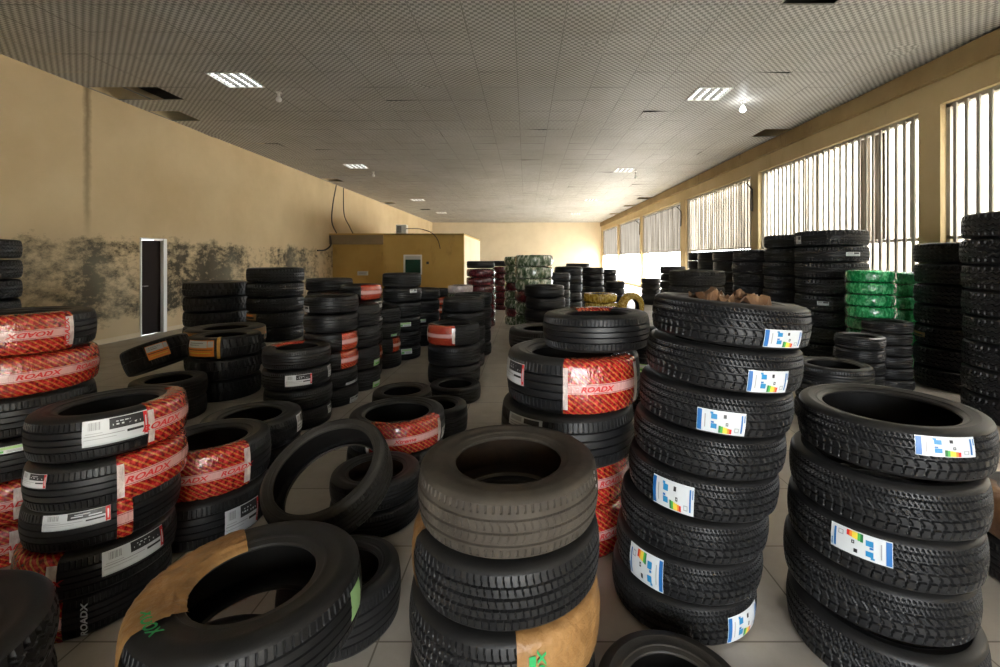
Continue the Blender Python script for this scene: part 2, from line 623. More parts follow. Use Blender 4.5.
for j in range(ny + 1):
    y = CYN + j * TILE
    g.box(XL, XR, y - 0.006, y + 0.006, ZC + 0.008, ZC + 0.02)
struct(g.build('ceiling_runner', M['tbar'], ceil))
struct(MB().box(XL - 0.3, XR + 0.3, YN - 0.3, YF + 0.3, ZC + 0.4, ZC + 0.5).build('ceiling_slab', M['dark']))

# yard outside
struct(MB().box(XR + 0.31, 30, -30, 60, -0.3, -0.15).box(-20, XR + 0.31, -30, YN - 0.31, -0.3, -0.15).build('ground_outside', M['ground']))
struct(MB().box(9.2, 14, -30, 17.5, -0.15, 7.0).build('wall_outside_shading', M['yardwall']))  # building outside, its height and length chosen to block sky and sun

# annex (low ochre partition room) far down the left wall
AX1, AY0, AY1, AZ = -2.43, 17.4, 23.5, 2.55
PX = -5.53
w = MB()
w.box(PX, AX1, AY0, AY0 + 0.12, 0, AZ)
w.box(XL, PX, AY0 + 0.30, AY0 + 0.42, 0, AZ - 0.4)
w.box(PX - 0.06, PX, AY0 + 0.02, AY0 + 0.40, 0, AZ)
w.box(XL, AX1, AY0, AY1, AZ - 0.06, AZ + 0.0)
struct(w.build('partition_wall_front', M['ochre']), 'low ochre partition room front', 'partition')
struct(MB().box(AX1 - 0.12, AX1 + 0.002, AY0 + 0.12, AY1, 0, AZ - 0.06).box(XL, AX1, AY1 - 0.1, AY1 + 0.001, 0, AZ - 0.06).build('partition_wall_side', M['cream']), 'cream side of the low partition room', 'partition')
struct(MB().box(XL, PX - 0.06, AY0 - 0.01, AY0 + 0.3, AZ - 0.42, AZ - 0.06).build('trim_3', M['header']), 'dusty brown header over the partition recess', 'header')
o = empty('window_7', (-4.43, AY0, 1.33))
struct(o, 'small white framed window with green glass in the ochre partition', 'window')
MB().box(-0.36, 0.36, -0.03, 0.0, 0.33, 0.39).box(-0.36, 0.36, -0.03, 0.0, -0.39, -0.33).box(-0.36, -0.29, -0.03, 0, -0.33, 0.33).box(0.31, 0.36, -0.03, 0, -0.33, 0.33).build('window_frame', M['whitepaint'], o, bevel=0.005)
MB().box(-0.29, 0.31, -0.02, -0.005, -0.33, 0.2).build('window_pane', M['greenglass'], o)
MB().box(-0.29, 0.31, -0.022, -0.005, 0.2, 0.33).build('window_blind', M['paper_grey'], o)

o = empty('air_conditioner', (-4.95, AY0 + 0.35, AZ))
tag(o, 'small white box air conditioner standing on the partition roof', 'air conditioner')
MB().box(-0.20, 0.20, -0.16, 0.16, 0.0, 0.36).build('casing', M['whitepaint'], o, bevel=0.012)
gr = MB()
for k in range(6):
    gr.box(-0.16, 0.02, -0.175, -0.162, 0.05 + k * 0.045, 0.08 + k * 0.045)
gr.build('grille', M['iron'], o)

o = empty('wall_box', (-6.48, AY0 + 0.30, 0.98))
tag(o, 'small pale box fixed on the stained ochre recess panel', 'wall box')
MB().box(-0.20, 0.20, -0.10, 0, -0.08, 0.08).build('casing', M['paper_grey'], o, bevel=0.01)
MB().box(-0.22, 0.22, -0.115, 0, 0.082, 0.105).build('lid', M['l_tan'], o, bevel=0.006)
for k in (-1, 1):
    MB().box(-0.14, 0.14, -0.108, -0.099, 0.02 * k - 0.005, 0.02 * k + 0.005).build('slot', M['iron'], o)


def cable(name, pts, r, label):
    # smooth hanging cable through points
    P = [Vector(p) for p in pts]
    out = []
    for i in range(len(P) - 1):
        p0, p1, p2, p3 = P[max(i - 1, 0)], P[i], P[i + 1], P[min(i + 2, len(P) - 1)]
        for k in range(6):
            t = k / 6
            out.append(0.5 * ((2 * p1) + (p2 - p0) * t + (2 * p0 - 5 * p1 + 4 * p2 - p3) * t * t + (3 * p1 - p0 - 3 * p2 + p3) * t ** 3))
    out.append(P[-1])
    tag(MB().tube(out, r, 6).build(name, M['cable'], smooth=True), label, 'cable')


cable('cable', [(XL + 0.06, 17.9, ZC - 0.03), (XL + 0.05, 17.6, 3.7), (XL + 0.06, 17.5, 3.0), (XL + 0.2, 17.6, AZ + 0.02)], 0.022, 'loose black cable dropping from the ceiling gap to the partition')
cable('cable', [(XL + 0.06, 18.6, ZC - 0.03), (XL + 0.25, 18.2, 3.4), (XL + 0.5, 18.1, 2.9), (XL + 0.7, 18.0, AZ + 0.02)], 0.018, 'slack second cable hanging beside the ceiling gap cable')
cable('cable', [(-4.75, 17.6, 2.75), (-4.2, 17.5, 2.74), (-3.7, 17.38, 2.58), (-3.45, 17.36, 2.3), (-3.35, 17.36, 1.95)], 0.016, 'thin cable from the air conditioner down the ochre partition')
cable('cable', [(XL + 0.05, 17.35, 2.45), (XL + 0.10, 17.30, 2.1), (XL + 0.07, 16.9, 1.9), (XL + 0.06, 16.3, 1.86)], 0.03, 'thick black cable curling round the partition corner')
o = empty('wall_socket', (-3.85, AY0, 1.40))
tag(o, 'small dark socket beside the green glass window', 'socket')
MB().box(-0.05, 0.05, -0.02, 0, -0.05, 0.05).build('plate', M['iron'], o, bevel=0.006)
MB().box(-0.02, 0.02, -0.026, -0.019, -0.02, 0.02).build('socket_face', M['cable'], o)

for (Y, dy, ph) in ((12.0, -0.45, 'by the second pillar from the barred windows'), (17.55, -0.5, 'on the slim pillar before the streaked window'), (24.02, -0.6, 'on the pillar close to the end wall')):
    o = MB().tube([(XR - 0.03, Y + 0.1, 2.85), (XR - 0.03, Y + 0.1, 3.45), (XR - 0.22, Y + 0.1 + dy * 0.2, 3.60)], 0.022, 6).build('wall_bracket', M['iron'])
    tag(o, 'bent dark iron bracket ' + ph, 'bracket', 'iron brackets on the window pillars')


# ceiling lights and bulbs
def louvre(c, label):
    x, y = XL + (c[0] + 0.5) * TILE, CYN + (c[1] + 0.5) * TILE
    o = empty('ceiling_light', (x, y, ZC))
    tag(o, label, 'ceiling light', 'recessed louvre lights')
    h = TILE / 2 - 0.005
    fr = MB().box(-h, h, -h, -h + 0.02, -0.01, 0.09).box(-h, h, h - 0.02, h, -0.01, 0.09).box(-h, -h + 0.02, -h, h, -0.01, 0.09).box(h - 0.02, h, -h, h, -0.01, 0.09).box(-h, h, -h, h, 0.09, 0.10)
    fr.build('frame', M['whitepaint'], o)
    for k in range(4):
        t = -h + (k + 0.5) * 2 * h / 4
        MB().tube([(t, -h + 0.03, 0.03), (t, h - 0.03, 0.03)], 0.030, 10).build('tube', M['tube'], o, smooth=True)
    lv = MB()
    for k in range(1, 4):
        t = -h + k * 2 * h / 4
        lv.box(t - 0.018, t + 0.018, -h + 0.02, h - 0.02, -0.005, 0.06)
    for k in range(1, 7):
        t = -h + k * 2 * h / 7
        lv.box(-h + 0.02, h - 0.02, t - 0.004, t + 0.004, 0.0, 0.05)
    lv.build('louvre_slats', M['alu'], o)


LT = ['beside the unlit bulb above the mouldy wall', 'beside the lit bulb', 'over the stacks before the partition', 'beside the small dark bulb near the windows',
      'over the partition roof', 'third along the row by the windows', 'last in the row above the partition', 'last along the row by the windows']
for c, t in zip(LIGHTS, LT):
    louvre(c, 'square white louvre light ' + t)


def bulb(x, y, drop, lit, label):
    o = empty('pendant_bulb', (x, y, ZC))
    tag(o, label, 'light bulb', 'bulbs hung from the ceiling')
    MB().lathe([(0.0, -0.012), (0.05, -0.012), (0.05, 0.0)], 16).build('ceiling_rose', M['whitepaint'], o, smooth=True)
    MB().tube([(0, 0, -0.01), (0, 0, -drop)], 0.006, 6).build('cord', M['cable'], o)
    MB().lathe([(0.0, -drop), (0.022, -drop), (0.026, -drop - 0.05), (0.0, -drop - 0.05)], 14).build('lamp_holder', M['whitepaint'], o, smooth=True)
    prof = [(0.0, -drop - 0.16)] + [(0.052 * math.sin(a), -drop - 0.11 - 0.052 * math.cos(a)) for a in [PI * k / 9 for k in range(1, 8)]] + [(0.02, -drop - 0.05)]
    MB().lathe(prof, 18).build('bulb', M['lit'] if lit else M['unlit'], o, smooth=True)


bulb(-4.45, 8.0, 0.02, False, 'unlit white bulb hanging beside the louvre light above the mouldy wall')
bulb(4.12, 8.45, 0.05, True, 'lit glowing bulb hanging beside the louvre light near the windows')
bulb(-5.25, 15.3, 0.02, False, 'small unlit bulb hanging over the stacks before the partition')
bulb(3.75, 15.2, 0.10, False, 'small dark bulb hanging beside the louvre light by the streaked windows')


# ------------------------------------------------------------------ tyres
def groove(design, u, s):
    """0..1 depth of tread pattern at u (0..1 within one pitch), s (-1..1 across)"""
    f = lambda x: x - math.floor(x)
    if design == 'touring':
        for c, w_ in ((-0.58, .045), (-0.12, .045), (0.34, .045), (0.72, .02)):
            if abs(s - c) < w_:
                return 1.0
        if s > 0.36:
            return 0.8 if f(2 * u + 2.2 * s) < 0.3 else 0.0
        if s > -0.12:
            return 0.9 if f(u + 1.9 * s) < 0.2 else (0.4 if f(u + 1.9 * s + .5) < 0.12 else 0.0)
        if s > -0.58:
            return 0.8 if f(u + 1.9 * s + 2.2 * (s + .12) ** 2) < 0.2 else 0.0
        return 0.8 if f(u - 0.5 * s + .2) < 0.2 else 0.0
    if design == 'rib':
        for c, w_ in ((-0.52, .03), (-0.02, .03), (0.48, .03)):
            if abs(s - c) < w_:
                return 1.0
        if abs(s) > 0.70:
            return 0.9 if f(u) < 0.14 else 0.0
        if -0.5 < s < 0.46:
            return 0.5 if f(u + 1.1 * s * s * 2) < 0.13 else 0.0
        return 0.0
    if design == 'block':
        for c, w_ in ((-0.60, .04), (-0.2, .03), (0.2, .04), (0.6, .03)):
            if abs(s - c) < w_:
                return 1.0
        k = int((s + 1) * 2.5)
        return 0.8 if f(u + 0.37 * k + 0.35 * s) < 0.13 else 0.0
    if design == 'plain':
        for c, w_ in ((-0.55, .04), (-0.18, .04), (0.18, .04), (0.55, .04)):
            if abs(s - c) < w_:
                return 1.0
        if abs(s) > 0.6:
            return 0.6 if f(u) < 0.14 else 0.0
        return 0.0
    if design == 'truck':
        z = 0.13 * (abs(f(u) - 0.5) * 4 - 1)
        for c in (-0.5, 0.0, 0.5):
            if abs(s - c - z) < 0.05:
                return 1.0
        if abs(s) > 0.72:
            return 0.9 if f(u) < 0.34 else 0.0
        return 0.0
    if design == 'lug':
        for c in (0.0,):
            if abs(s - c) < 0.04:
                return 1.0
        return 1.0 if f(u + (0.5 if s > 0 else 0.0) + 0.25 * abs(s)) < 0.36 else 0.0
    return 0.0


def sections(D, W, ratio, fat=1.0):
    R, w, Rr = D / 2, W / 2, D / 2 * ratio
    h = R - Rr
    tw = 0.80 * w
    crown = min(0.010, 0.04 * h + 0.004)

    def tread_r(s):
        return R - crown * s * s
    rs = tread_r(1.0)
    sh = min(0.10 * h + 0.006, 0.03)
    up = [(rs, tw), (rs - 0.25 * sh, tw + 0.45 * (0.97 * w - tw)), (rs - 0.75 * sh, tw + 0.82 * (0.97 * w - tw)), (rs - 1.3 * sh, 0.965 * w), (R - 0.36 * h, 0.992 * w), (R - 0.47 * h, w), (R - 0.49 * h, 0.985 * w),
          (R - 0.62 * h, 0.975 * w), (R - 0.72 * h, 0.945 * w), (R - 0.745 * h, 0.955 * w), (R - 0.80 * h, 0.94 * w), (R - 0.83 * h, 0.90 * w)]
    bead = [(R - 0.83 * h, 0.90 * w), (Rr + 0.10 * h, 0.87 * w), (Rr + 0.03 * h, 0.84 * w), (Rr, 0.78 * w), (Rr + 0.004, 0.70 * w), (Rr + 0.05 * h, 0.69 * w)]
    lin = [(Rr + 0.05 * h, 0.69 * w), (Rr + 0.25 * h, 0.82 * w), (R - 0.45 * h, 0.91 * w), (R - 0.22 * h, 0.84 * w), (R - 0.17 * h - 0.004, 0.6 * w), (R - 0.15 * h - 0.004, 0.0)]
    lin = lin + [(r, -z) for r, z in lin[-2::-1]]
    return tread_r, tw, up, bead, lin


def lathe_mesh(name, prof, nseg, m, W, sharp=35):
    n = len(prof)
    vs, fs = [], []
    for j in range(nseg):
        a = 2 * PI * j / nseg
        c, s = math.cos(a), math.sin(a)
        vs += [(r * c, r * s, z + W / 2) for r, z in prof]
    for j in range(nseg):
        k = (j + 1) % nseg
        for i in range(n - 1):
            fs.append((j * n + i, k * n + i, k * n + i + 1, j * n + i + 1))
    return mesh(name, vs, fs, m, True, sharp=sharp)


CACHE = {}
PITCH = {'touring': 62, 'rib': 84, 'block': 92, 'plain': 92, 'truck': 52, 'lug': 34}


def tread_mesh(D, W, ratio, design, lod, m):
    tread_r, tw, *_ = sections(D, W, ratio)
    NP = PITCH[design]
    if lod == 0:
        per, rows = 8, 44
    elif lod == 1:
        per, rows = 4, 22
    else:
        per, rows = 0, 13
    dep = 0.0085 if design not in ('rib',) else 0.006
    if design in ('truck', 'lug'):
        dep = 0.014
    S = [-1 + 2 * i / rows for i in range(rows + 1)]
    vs, fs = [], []
    nseg = NP * per if per else 48
    n = len(S)
    for j in range(nseg):
        a = 2 * PI * j / nseg
        c, sn = math.cos(a), math.sin(a)
        u = (j % per) / per if per else (0.6 if j % 2 else 0.1)
        for s in S:
            edge = min(1.0, (1 - abs(s)) / 0.08 + 0.25)
            r = tread_r(s) - dep * groove(design, u + 1e-4, s) * edge
            vs.append((r * c, r * sn, s * tw + W / 2))
    for j in range(nseg):
        k = (j + 1) % nseg
        for i in range(n - 1):
            fs.append((j * n + i, k * n + i, k * n + i + 1, j * n + i + 1))
    return mesh('tread', vs, fs, m, True, sharp=28)


def tyre_meshes(D, W, ratio, design, lod, mats):
    key = (round(D, 3), round(W, 3), ratio, design, lod, mats)
    if key in CACHE:
        return CACHE[key]
    _, _, up, bead, lin = sections(D, W, ratio)
    mt, ms, mb, ml = (M[x] for x in mats)
    ns = (144, 80, 40)[lod]
    flip = lambda p: [(r, -z) for r, z in p][::-1]
    res = {'tread': tread_mesh(D, W, ratio, design, lod, mt)}
    # raised ring and lettering blocks are left to the near sidewalls
    res['sidewall_a'] = lathe_mesh('sidewall', up, ns, ms, W)
    res['sidewall_b'] = lathe_mesh('sidewall', flip(up), ns, ms, W)
    res['bead_a'] = lathe_mesh('bead', bead, ns, mb, W)
    res['bead_b'] = lathe_mesh('bead', flip(bead), ns, mb, W)
    res['liner'] = lathe_mesh('inner_liner', lin, ns, ml, W)
    CACHE[key] = res
    return res


def one_mesh(D, W, ratio, design, mats):
    key = ('one', round(D, 3), round(W, 3), ratio, design, mats)
    if key in CACHE:
        return CACHE[key]
    _, _, up, bead, lin = sections(D, W, ratio)
    tread_r, tw, *_ = sections(D, W, ratio)
    S = [-1 + 2 * i / 13 for i in range(14)]
    tp = [(tread_r(s) - 0.008 * (groove(design, 0.6, s)), s * tw) for s in S]
    flip = lambda p: [(r, -z) for r, z in p][::-1]
    full = flip(lin[:1]) + flip(bead)[1:] + flip(up)[1:-1] + tp + up[1:] + bead[1:] + lin[1:]
    n, nseg = len(full), 44
    mt, ms, mb, ml = (M[x] for x in mats)
    vs, fs, idx = [], [], []
    a0 = len(flip(bead)) - 1 + len(flip(up)) - 1
    a1 = a0 + len(tp) - 1
    for j in range(nseg):
        a = 2 * PI * j / nseg
        d_ = -0.006 if (design in ('truck', 'lug') and j % 2) else 0.0
        for i, (r, z) in enumerate(full):
            rr_ = r + (d_ if a0 <= i <= a1 else 0)
            vs.append((rr_ * math.cos(a), rr_ * math.sin(a), z + W / 2))
    for j in range(nseg):
        k = (j + 1) % nseg
        for i in range(n - 1):
            fs.append((j * n + i, k * n + i, k * n + i + 1, j * n + i + 1))
            idx.append(0 if a0 <= i < a1 else (1 if a1 <= i < a1 + len(up) + len(bead) - 2 or i < a0 else 2))
    me = mesh('tyre', vs, fs, [mt, ms, ml], True, idx, 35)
    CACHE[key] = me
    return me


STD = ('rubber', 'side', 'bead', 'liner')
USED = ('used', 'usedside', 'usedside', 'liner')
WORN = ('worn', 'wornside', 'wornside', 'rust')
ORD = ['topmost', 'second down', 'third down', 'fourth down', 'fifth down', 'sixth down', 'seventh down', 'eighth down', 'ninth down']


class Tyre:
    def __init__(self, X, Y, Z, D, W, ratio=0.6, design='plain', lod=1, mats=STD, tilt=(0, 0), name='tyre', rot=None, euler=None):
        self.D, self.W, self.lod, self.ratio, self.mats = D, W, lod, ratio, mats
        rz = random.uniform(0, 2 * PI) if rot is None else rot
        e = euler if euler is not None else (tilt[0], tilt[1], 0)
        self.mx = Matrix.Translation((X, Y, Z)) @ Matrix.Translation((0, 0, W / 2)) @ Euler(e, 'XYZ').to_matrix().to_4x4() @ Matrix.Rotation(rz, 4, 'Z') @ Matrix.Translation((0, 0, -W / 2))
        self.X, self.Y, self.Z = X, Y, Z
        if lod < 2:
            p = tyre_meshes(D, W, ratio, design, lod, mats)
            o = empty(name)
            o.matrix_world = self.mx
            link('tread', p['tread'], o)
            for s in 'ab':
                sw = link('sidewall', p['sidewall_' + s], o)
                link('bead', p['bead_' + s], sw)
            link('inner_liner', p['liner'], o)
        else:
            o = link(name, one_mesh(D, W, ratio, design, mats))
            o.matrix_world = self.mx
        self.o = o
        self.inv = self.mx.inverted()

    def tag(self, label, cat='tyre', group=None):
        tag(self.o, label, cat, group)
        return self

    # a photo pixel on the tyre's outer face -> local azimuth (radians), height
    def hit(self, px, py=None, R=None):
        R = R or self.D / 2
        k = (px - CX) / F
        c = self.mx @ Vector((0, 0, self.W / 2))
        A = k * k + 1
        Bq = -2 * (k * c.x + c.y)
        Cq = c.x ** 2 + c.y ** 2 - R * R
        dsc = Bq * Bq - 4 * A * Cq
        t = (-Bq - math.sqrt(max(dsc, 0))) / (2 * A)
        z = c.z if py is None else H - (py - CY) * t / F
        q = self.inv @ Vector((k * t, t, z))
        return math.atan2(q.y, q.x), q.z

    def span(self, x0, x1, extend0=0, extend1=0):
        a0, a1 = self.hit(x0)[0] - R_(extend0), self.hit(x1)[0] + R_(extend1)
        while a1 < a0:
            a1 += 2 * PI
        return a0, a1

    def world_span(self, d0, d1):
        """world azimuths in degrees -> local"""
        rz = math.atan2(self.mx[1][0], self.mx[0][0])
        return R_(d0) - rz, R_(d1) - rz

    def outer(self, a, z, off):
        tread_r, tw, *_ = sections(self.D, self.W, self.ratio)
        s = max(-1, min(1, (z - self.W / 2) / tw))
        r = tread_r(s) + off
        return (r * math.cos(a), r * math.sin(a), z)

    def shell(self, name, m, a0, a1, lo=0.78, hi=0.78, off=0.003, wr=0.002, seed=0, full=False, slant=0.0):
        """film or paper shell over tread and sidewalls between two azimuths; lo/hi: how far down each sidewall (0..1)"""
        tread_r, tw, up, bead, lin = sections(self.D, self.W, self.ratio)
        nrow = 12 if self.lod < 2 else 6
        side = up[1:]
        if hi > 0.9 or lo > 0.9:
            side = up[1:] + bead[1:4]
        nu, nl = max(1, int(len(side) * min(1, hi))), max(1, int(len(side) * min(1, lo)))
        prof = [(r, -z) for r, z in side[:nl]][::-1] + [(tread_r(-1 + 2 * i / nrow), (-1 + 2 * i / nrow) * tw) for i in range(nrow + 1)] + side[:nu]
        # offset along the normal, arc length from the middle
        n = len(prof)
        P = []
        for i, (r, z) in enumerate(prof):
            r0, z0 = prof[max(0, i - 1)]
            r1, z1 = prof[min(n - 1, i + 1)]
            tx, tz = r1 - r0, z1 - z0
            L = math.hypot(tx, tz) or 1
            P.append((r, z, tz / L, -tx / L))
        arc = [0.0]
        for i in range(1, n):
            arc.append(arc[-1] + math.hypot(prof[i][0] - prof[i - 1][0], prof[i][1] - prof[i - 1][1]))
        mid = arc[nl + nrow // 2]
        step = R_(2.2 if self.lod == 0 else 3.5 if self.lod == 1 else 8)
        ns = max(4, int(abs(a1 - a0) / step))
        rg = random.Random(seed)
        vs, fs, uvs = [], [], []
        for j in range(ns + (0 if full else 1)):
            for i, (r, z, nr, nz) in enumerate(P):
                a = a0 + (a1 - a0) * j / ns + slant * (arc[i] - mid)
                e = off + rg.uniform(0, wr)
                if abs(z) > 0.985 * self.W / 2:
                    e = min(e, 0.0035)
                rr_, zz = r + nr * e, z + nz * e
                vs.append((rr_ * math.cos(a), rr_ * math.sin(a), zz + self.W / 2))
                uvs.append((a * self.D / 2, arc[i] - mid))
        J = ns + (0 if full else 1)
        for j in range(ns):
            k = (j + 1) % J
            for i in range(n - 1):
                fs.append((j * n + i, k * n + i, k * n + i + 1, j * n + i + 1))
        me = mesh(name, vs, fs, m, True)
        uvl = me.uv_layers.new(name='UVMap')
        for lp in me.loops:
            uvl.data[lp.index].uv = uvs[lp.vertex_index]
        return link(name, me, self.o)

    def patch(self, vs, fs, idx, mi, a0, a1, z0, z1, off):
        n = max(1, int((a1 - a0) / R_(3)))
        m_ = 4 if z1 - z0 > 0.03 else 1
        b = len(vs)
        for j in range(n + 1):
            a = a0 + (a1 - a0) * j / n
            for i in range(m_ + 1):
                vs.append(self.outer(a, z0 + (z1 - z0) * i / m_, off))
        for j in range(n):
            for i in range(m_):
                q = b + j * (m_ + 1) + i
                fs.append((q, q + m_ + 1, q + m_ + 2, q + 1))
                idx.append(mi)

    def sticker(self, x0, x1, y0, y1, kind='eu', flip=False):
        xm, ym = (x0 + x1) / 2, (y0 + y1) / 2
        (a0, _), (a1, _) = self.hit(x0), self.hit(x1)
        while a1 < a0:
            a1 += 2 * PI
        zt, zb = self.hit(xm, y0)[1], self.hit(xm, y1)[1]
        e = 0.045 * self.W
        zt, zb = min(zt, self.W - 2 * e), max(zb, 2 * e)
        if zt - zb < 0.02:
            zm = self.W / 2
            zt, zb = zm + 0.03, zm - 0.03
        STK = {'eu': 'white', 'rx': 'white', 'white': 'white', 'grey': 'paper_grey', 'lime': 'l_lime', 'greenwhite': 'white', 'tan': 'l_tan', 'orange': 'l_orange', 'red': 'l_red'}
        vs, fs, idx = [], [], []
        self.patch(vs, fs, idx, 0, a0, a1, zb, zt, 0.0022)
        st = link('label_sticker', mesh('label_sticker', vs, fs, M[STK[kind]], True), self.o)
        el = []
        if kind == 'eu':
            el = [(0.01, .04, .10, .96, 'l_blue'), (.29, .62, .41, .84, 'l_lblue'), (.27, .84, .33, .92, 'l_lblue'), (.29, .20, .41, .42, 'l_lblue'), (.29, .44, .35, .52, 'l_blue'), (.16, .2, .18, .8, 'l_grey'),
                  (.54, .70, .60, .86, 'l_black'), (.59, .38, .64, .52, 'l_black'), (.605, .42, .625, .48, 'white'),
                  (.45, .04, .495, .36, 'l_dgreen'), (.495, .04, .54, .34, 'l_green'), (.54, .04, .585, .32, 'l_yellow'), (.585, .04, .63, .30, 'l_yellow'), (.63, .04, .675, .28, 'l_orange'), (.675, .04, .72, .26, 'l_red'),
                  (.78, .14, .86, .17, 'l_grey'), (.78, .30, .86, .33, 'l_grey'), (.775, .14, .79, .33, 'l_grey'), (.85, .14, .865, .33, 'l_grey'), (.90, .12, .935, .9, 'l_blue'), (.96, .6, .98, .9, 'l_blue')]
        elif kind == 'rx':
            el = [(.40, .55, .93, .97, 'l_black'), (.93, .03, .995, .97, 'l_red'), (.05, .48, .30, .50, 'l_grey'), (.03, .38, .62, .41, 'l_grey'), (.03, .26, .5, .28, 'l_grey'), (.66, .32, .92, .42, 'l_black'), (.03, .0, .98, .07, 'paper_grey'),
                  (.45, .68, .62, .74, 'white'), (.50, .80, .72, .84, 'white'), (.70, .64, .88, .70, 'white'), (.955, .2, .975, .8, 'white')]
            el += [(.09 + .02 * k, .62, .098 + .02 * k + .004 * (k % 3), .92, 'l_grey') for k in range(9)]
        elif kind == 'greenwhite':
            el = [(.05, .55, .95, .95, 'l_lime'), (.05, .1, .3, .45, 'l_green'), (.4, .15, .9, .25, 'l_grey'), (.4, .35, .9, .42, 'l_grey')]
        elif kind in ('white', 'grey'):
            el = [(.08, .55, .45, .9, 'l_grey'), (.52, .5, .92, .9, 'l_black'), (.08, .12, .9, .22, 'l_grey'), (.08, .32, .7, .40, 'l_grey')]
        elif kind == 'tan':
            el = [(.12, .2, .88, .5, 'l_black'), (.2, .6, .8, .8, 'l_orange')]
        elif kind == 'orange':
            el = [(.02, .55, .78, .97, 'white'), (.80, .58, .98, .95, 'paper_grey'), (.1, .68, .5, .74, 'l_grey'), (.1, .8, .65, .86, 'l_grey'), (.06, .40, .96, .44, 'l_black'), (.1, .2, .9, .25, 'l_yellow')]
        elif kind == 'red':
            el = [(.05, .4, .95, .65, 'white'), (.1, .75, .7, .85, 'white'), (.2, .15, .8, .28, 'l_orange')]
        elif kind == 'lime':
            el = [(.1, .6, .9, .9, 'white'), (.2, .2, .8, .4, 'l_green')]
        if el and self.lod < 2:
            names = sorted({e_[4] for e_ in el})
            vs, fs, idx = [], [], []
            for (u0, v0, u1, v1, c) in el:
                if flip:
                    u0, v0, u1, v1 = 1 - u1, 1 - v1, 1 - u0, 1 - v0
                self.patch(vs, fs, idx, names.index(c), a0 + (a1 - a0) * u0, a0 + (a1 - a0) * u1, zb + (zt - zb) * v0, zb + (zt - zb) * v1, 0.0032)
            link('printed_lettering', mesh('printed_lettering', vs, fs, [M[c] for c in names], True, idx), st)
        return st

    def strip(self, name, m, a0, a1, z0, z1, parent=None, off=0.0025):
        vs, fs, idx = [], [], []
        self.patch(vs, fs, idx, 0, a0, a1, z0, z1, off)
        return link(name, mesh(name, vs, fs, m, True), parent or self.o)

    def text(self, body, m, parent, a_mid, z_mid, h, bold=True, rot=0, off=0.007, stretch=1.3):
        me = text_mesh(body)
        xs_ = [v.co.x for v in me.vertices]
        ys_ = [v.co.y for v in me.vertices]
        xm, ym, hh = (min(xs_) + max(xs_)) / 2, (min(ys_) + max(ys_)) / 2, max(ys_) - min(ys_)
        k = h / hh
        vs = []
        for v in me.vertices:
            x, y = (v.co.x - xm) * k * stretch, (v.co.y - ym) * k
            if rot == 90:
                x, y = -y, x
            elif rot == -90:
                x, y = y, -x
            elif rot == 180:
                x, y = -x, -y
            vs.append(self.outer(a_mid + x / (self.D / 2), z_mid + y, off))
        return link('lettering', mesh('lettering', vs, [tuple(p.vertices) for p in me.polygons], m), parent)

    def hatch(self, x0=None, x1=None, e0=0, e1=0, az=None, words=(), lo=0.78, hi=0.78, ends=True, seed=0, off=0.003):
        a0, a1 = self.world_span(*az) if az else self.span(x0, x1, e0, e1)
        w_ = self.shell('plastic_wrap', M['hatch'], a0, a1, lo, hi, off, 0.003, seed)
        if ends and self.lod < 2:
            for (p, q) in (((a0, a0 + 0.045 / self.D * 1.0), (a1 - 0.07 / self.D, a1))):
                vs, fs, idx = [], [], []
                self.patch(vs, fs, idx, 0, p, q, self.W * .12, self.W * .88, off + 0.0035)
                link('wrap_edge', mesh('wrap_edge', vs, fs, M['pale_film'], True), w_)
        for (t, px, rot) in words:
            a = self.hit(px)[0] if px is not None else (a0 + a1) / 2
            h = 0.026 if abs(rot) != 90 else 0.024
            self.text(t, M['l_red'], w_, a, self.W / 2, h, rot=rot, off=off + 0.006)
        return w_


TXT = {}


def text_mesh(body):
    if body in TXT:
        return TXT[body]
    c = bpy.data.curves.new('lettering', 'FONT')
    c.body = body
    c.shear = 0.3
    c.offset = 0.03
    c.resolution_u = 3
    o = bpy.data.objects.new('lettering_source', c)
    COL.objects.link(o)
    dg = bpy.context.evaluated_depsgraph_get()
    me = bpy.data.meshes.new_from_object(o.evaluated_get(dg))
    bpy.data.objects.remove(o)
    TXT[body] = me
    return me


def plan(xl, xr, D=None, yb=None, px_only=False):
    a, b = math.atan((xl - CX) / F), math.atan((xr - CX) / F)
    al, be = (a + b) / 2, (b - a) / 2
    if yb:
        df = H * F / (yb - CY) / math.cos(al)
        R = df * math.sin(be) / (1 - math.sin(be))
        dist = df + R
    else:
        R = D / 2
        dist = R / math.sin(be)
    return dist * math.sin(al), dist * math.cos(al), 2 * R


def stack(phrase, X, Y, D, th, n, desc='black tyre', ratio=0.6, design='plain', lod=1, mats=STD, jitter=0.012, name='tyre', cat='tyre', gap=0.008, z0=0.0, descs={}, group=None, pts=None, tilts=None):
    """n tyres standing on one another, the list returned runs from the top down"""
    out = []
    z = z0
    ths = th if isinstance(th, (list, tuple)) else [th] * n     # bottom up
    for i in range(n):
        top = n - 1 - i
        x, y = (pts[top] if pts else (X + random.uniform(-jitter, jitter), Y + random.uniform(-jitter, jitter)))
        t = Tyre(x, y, z, D, ths[i] - (0.003 if name == 'truck_tyre' else gap), ratio, design, lod, mats, tilt=(tilts[top] if tilts else (0, 0)), name=name)
        z += ths[i]
        out.append(t)
    out.reverse()
    for i, t in enumerate(out):
        d_ = descs.get(i, desc)
        pos = 'lowest' if (i == n - 1 and n > 1) else ORD[i]
        lab = '%s, %s in %s' % (d_, pos, phrase) if n > 1 else '%s %s' % (d_, phrase)
        t.tag(lab, cat, group or ('tyres of ' + phrase if n > 1 else None))
    return out


# ------------------------------------------------------------------ the stacks, near ones first
def leaning(cols, D):
    return [plan(a, b, D)[:2] for a, b in cols]


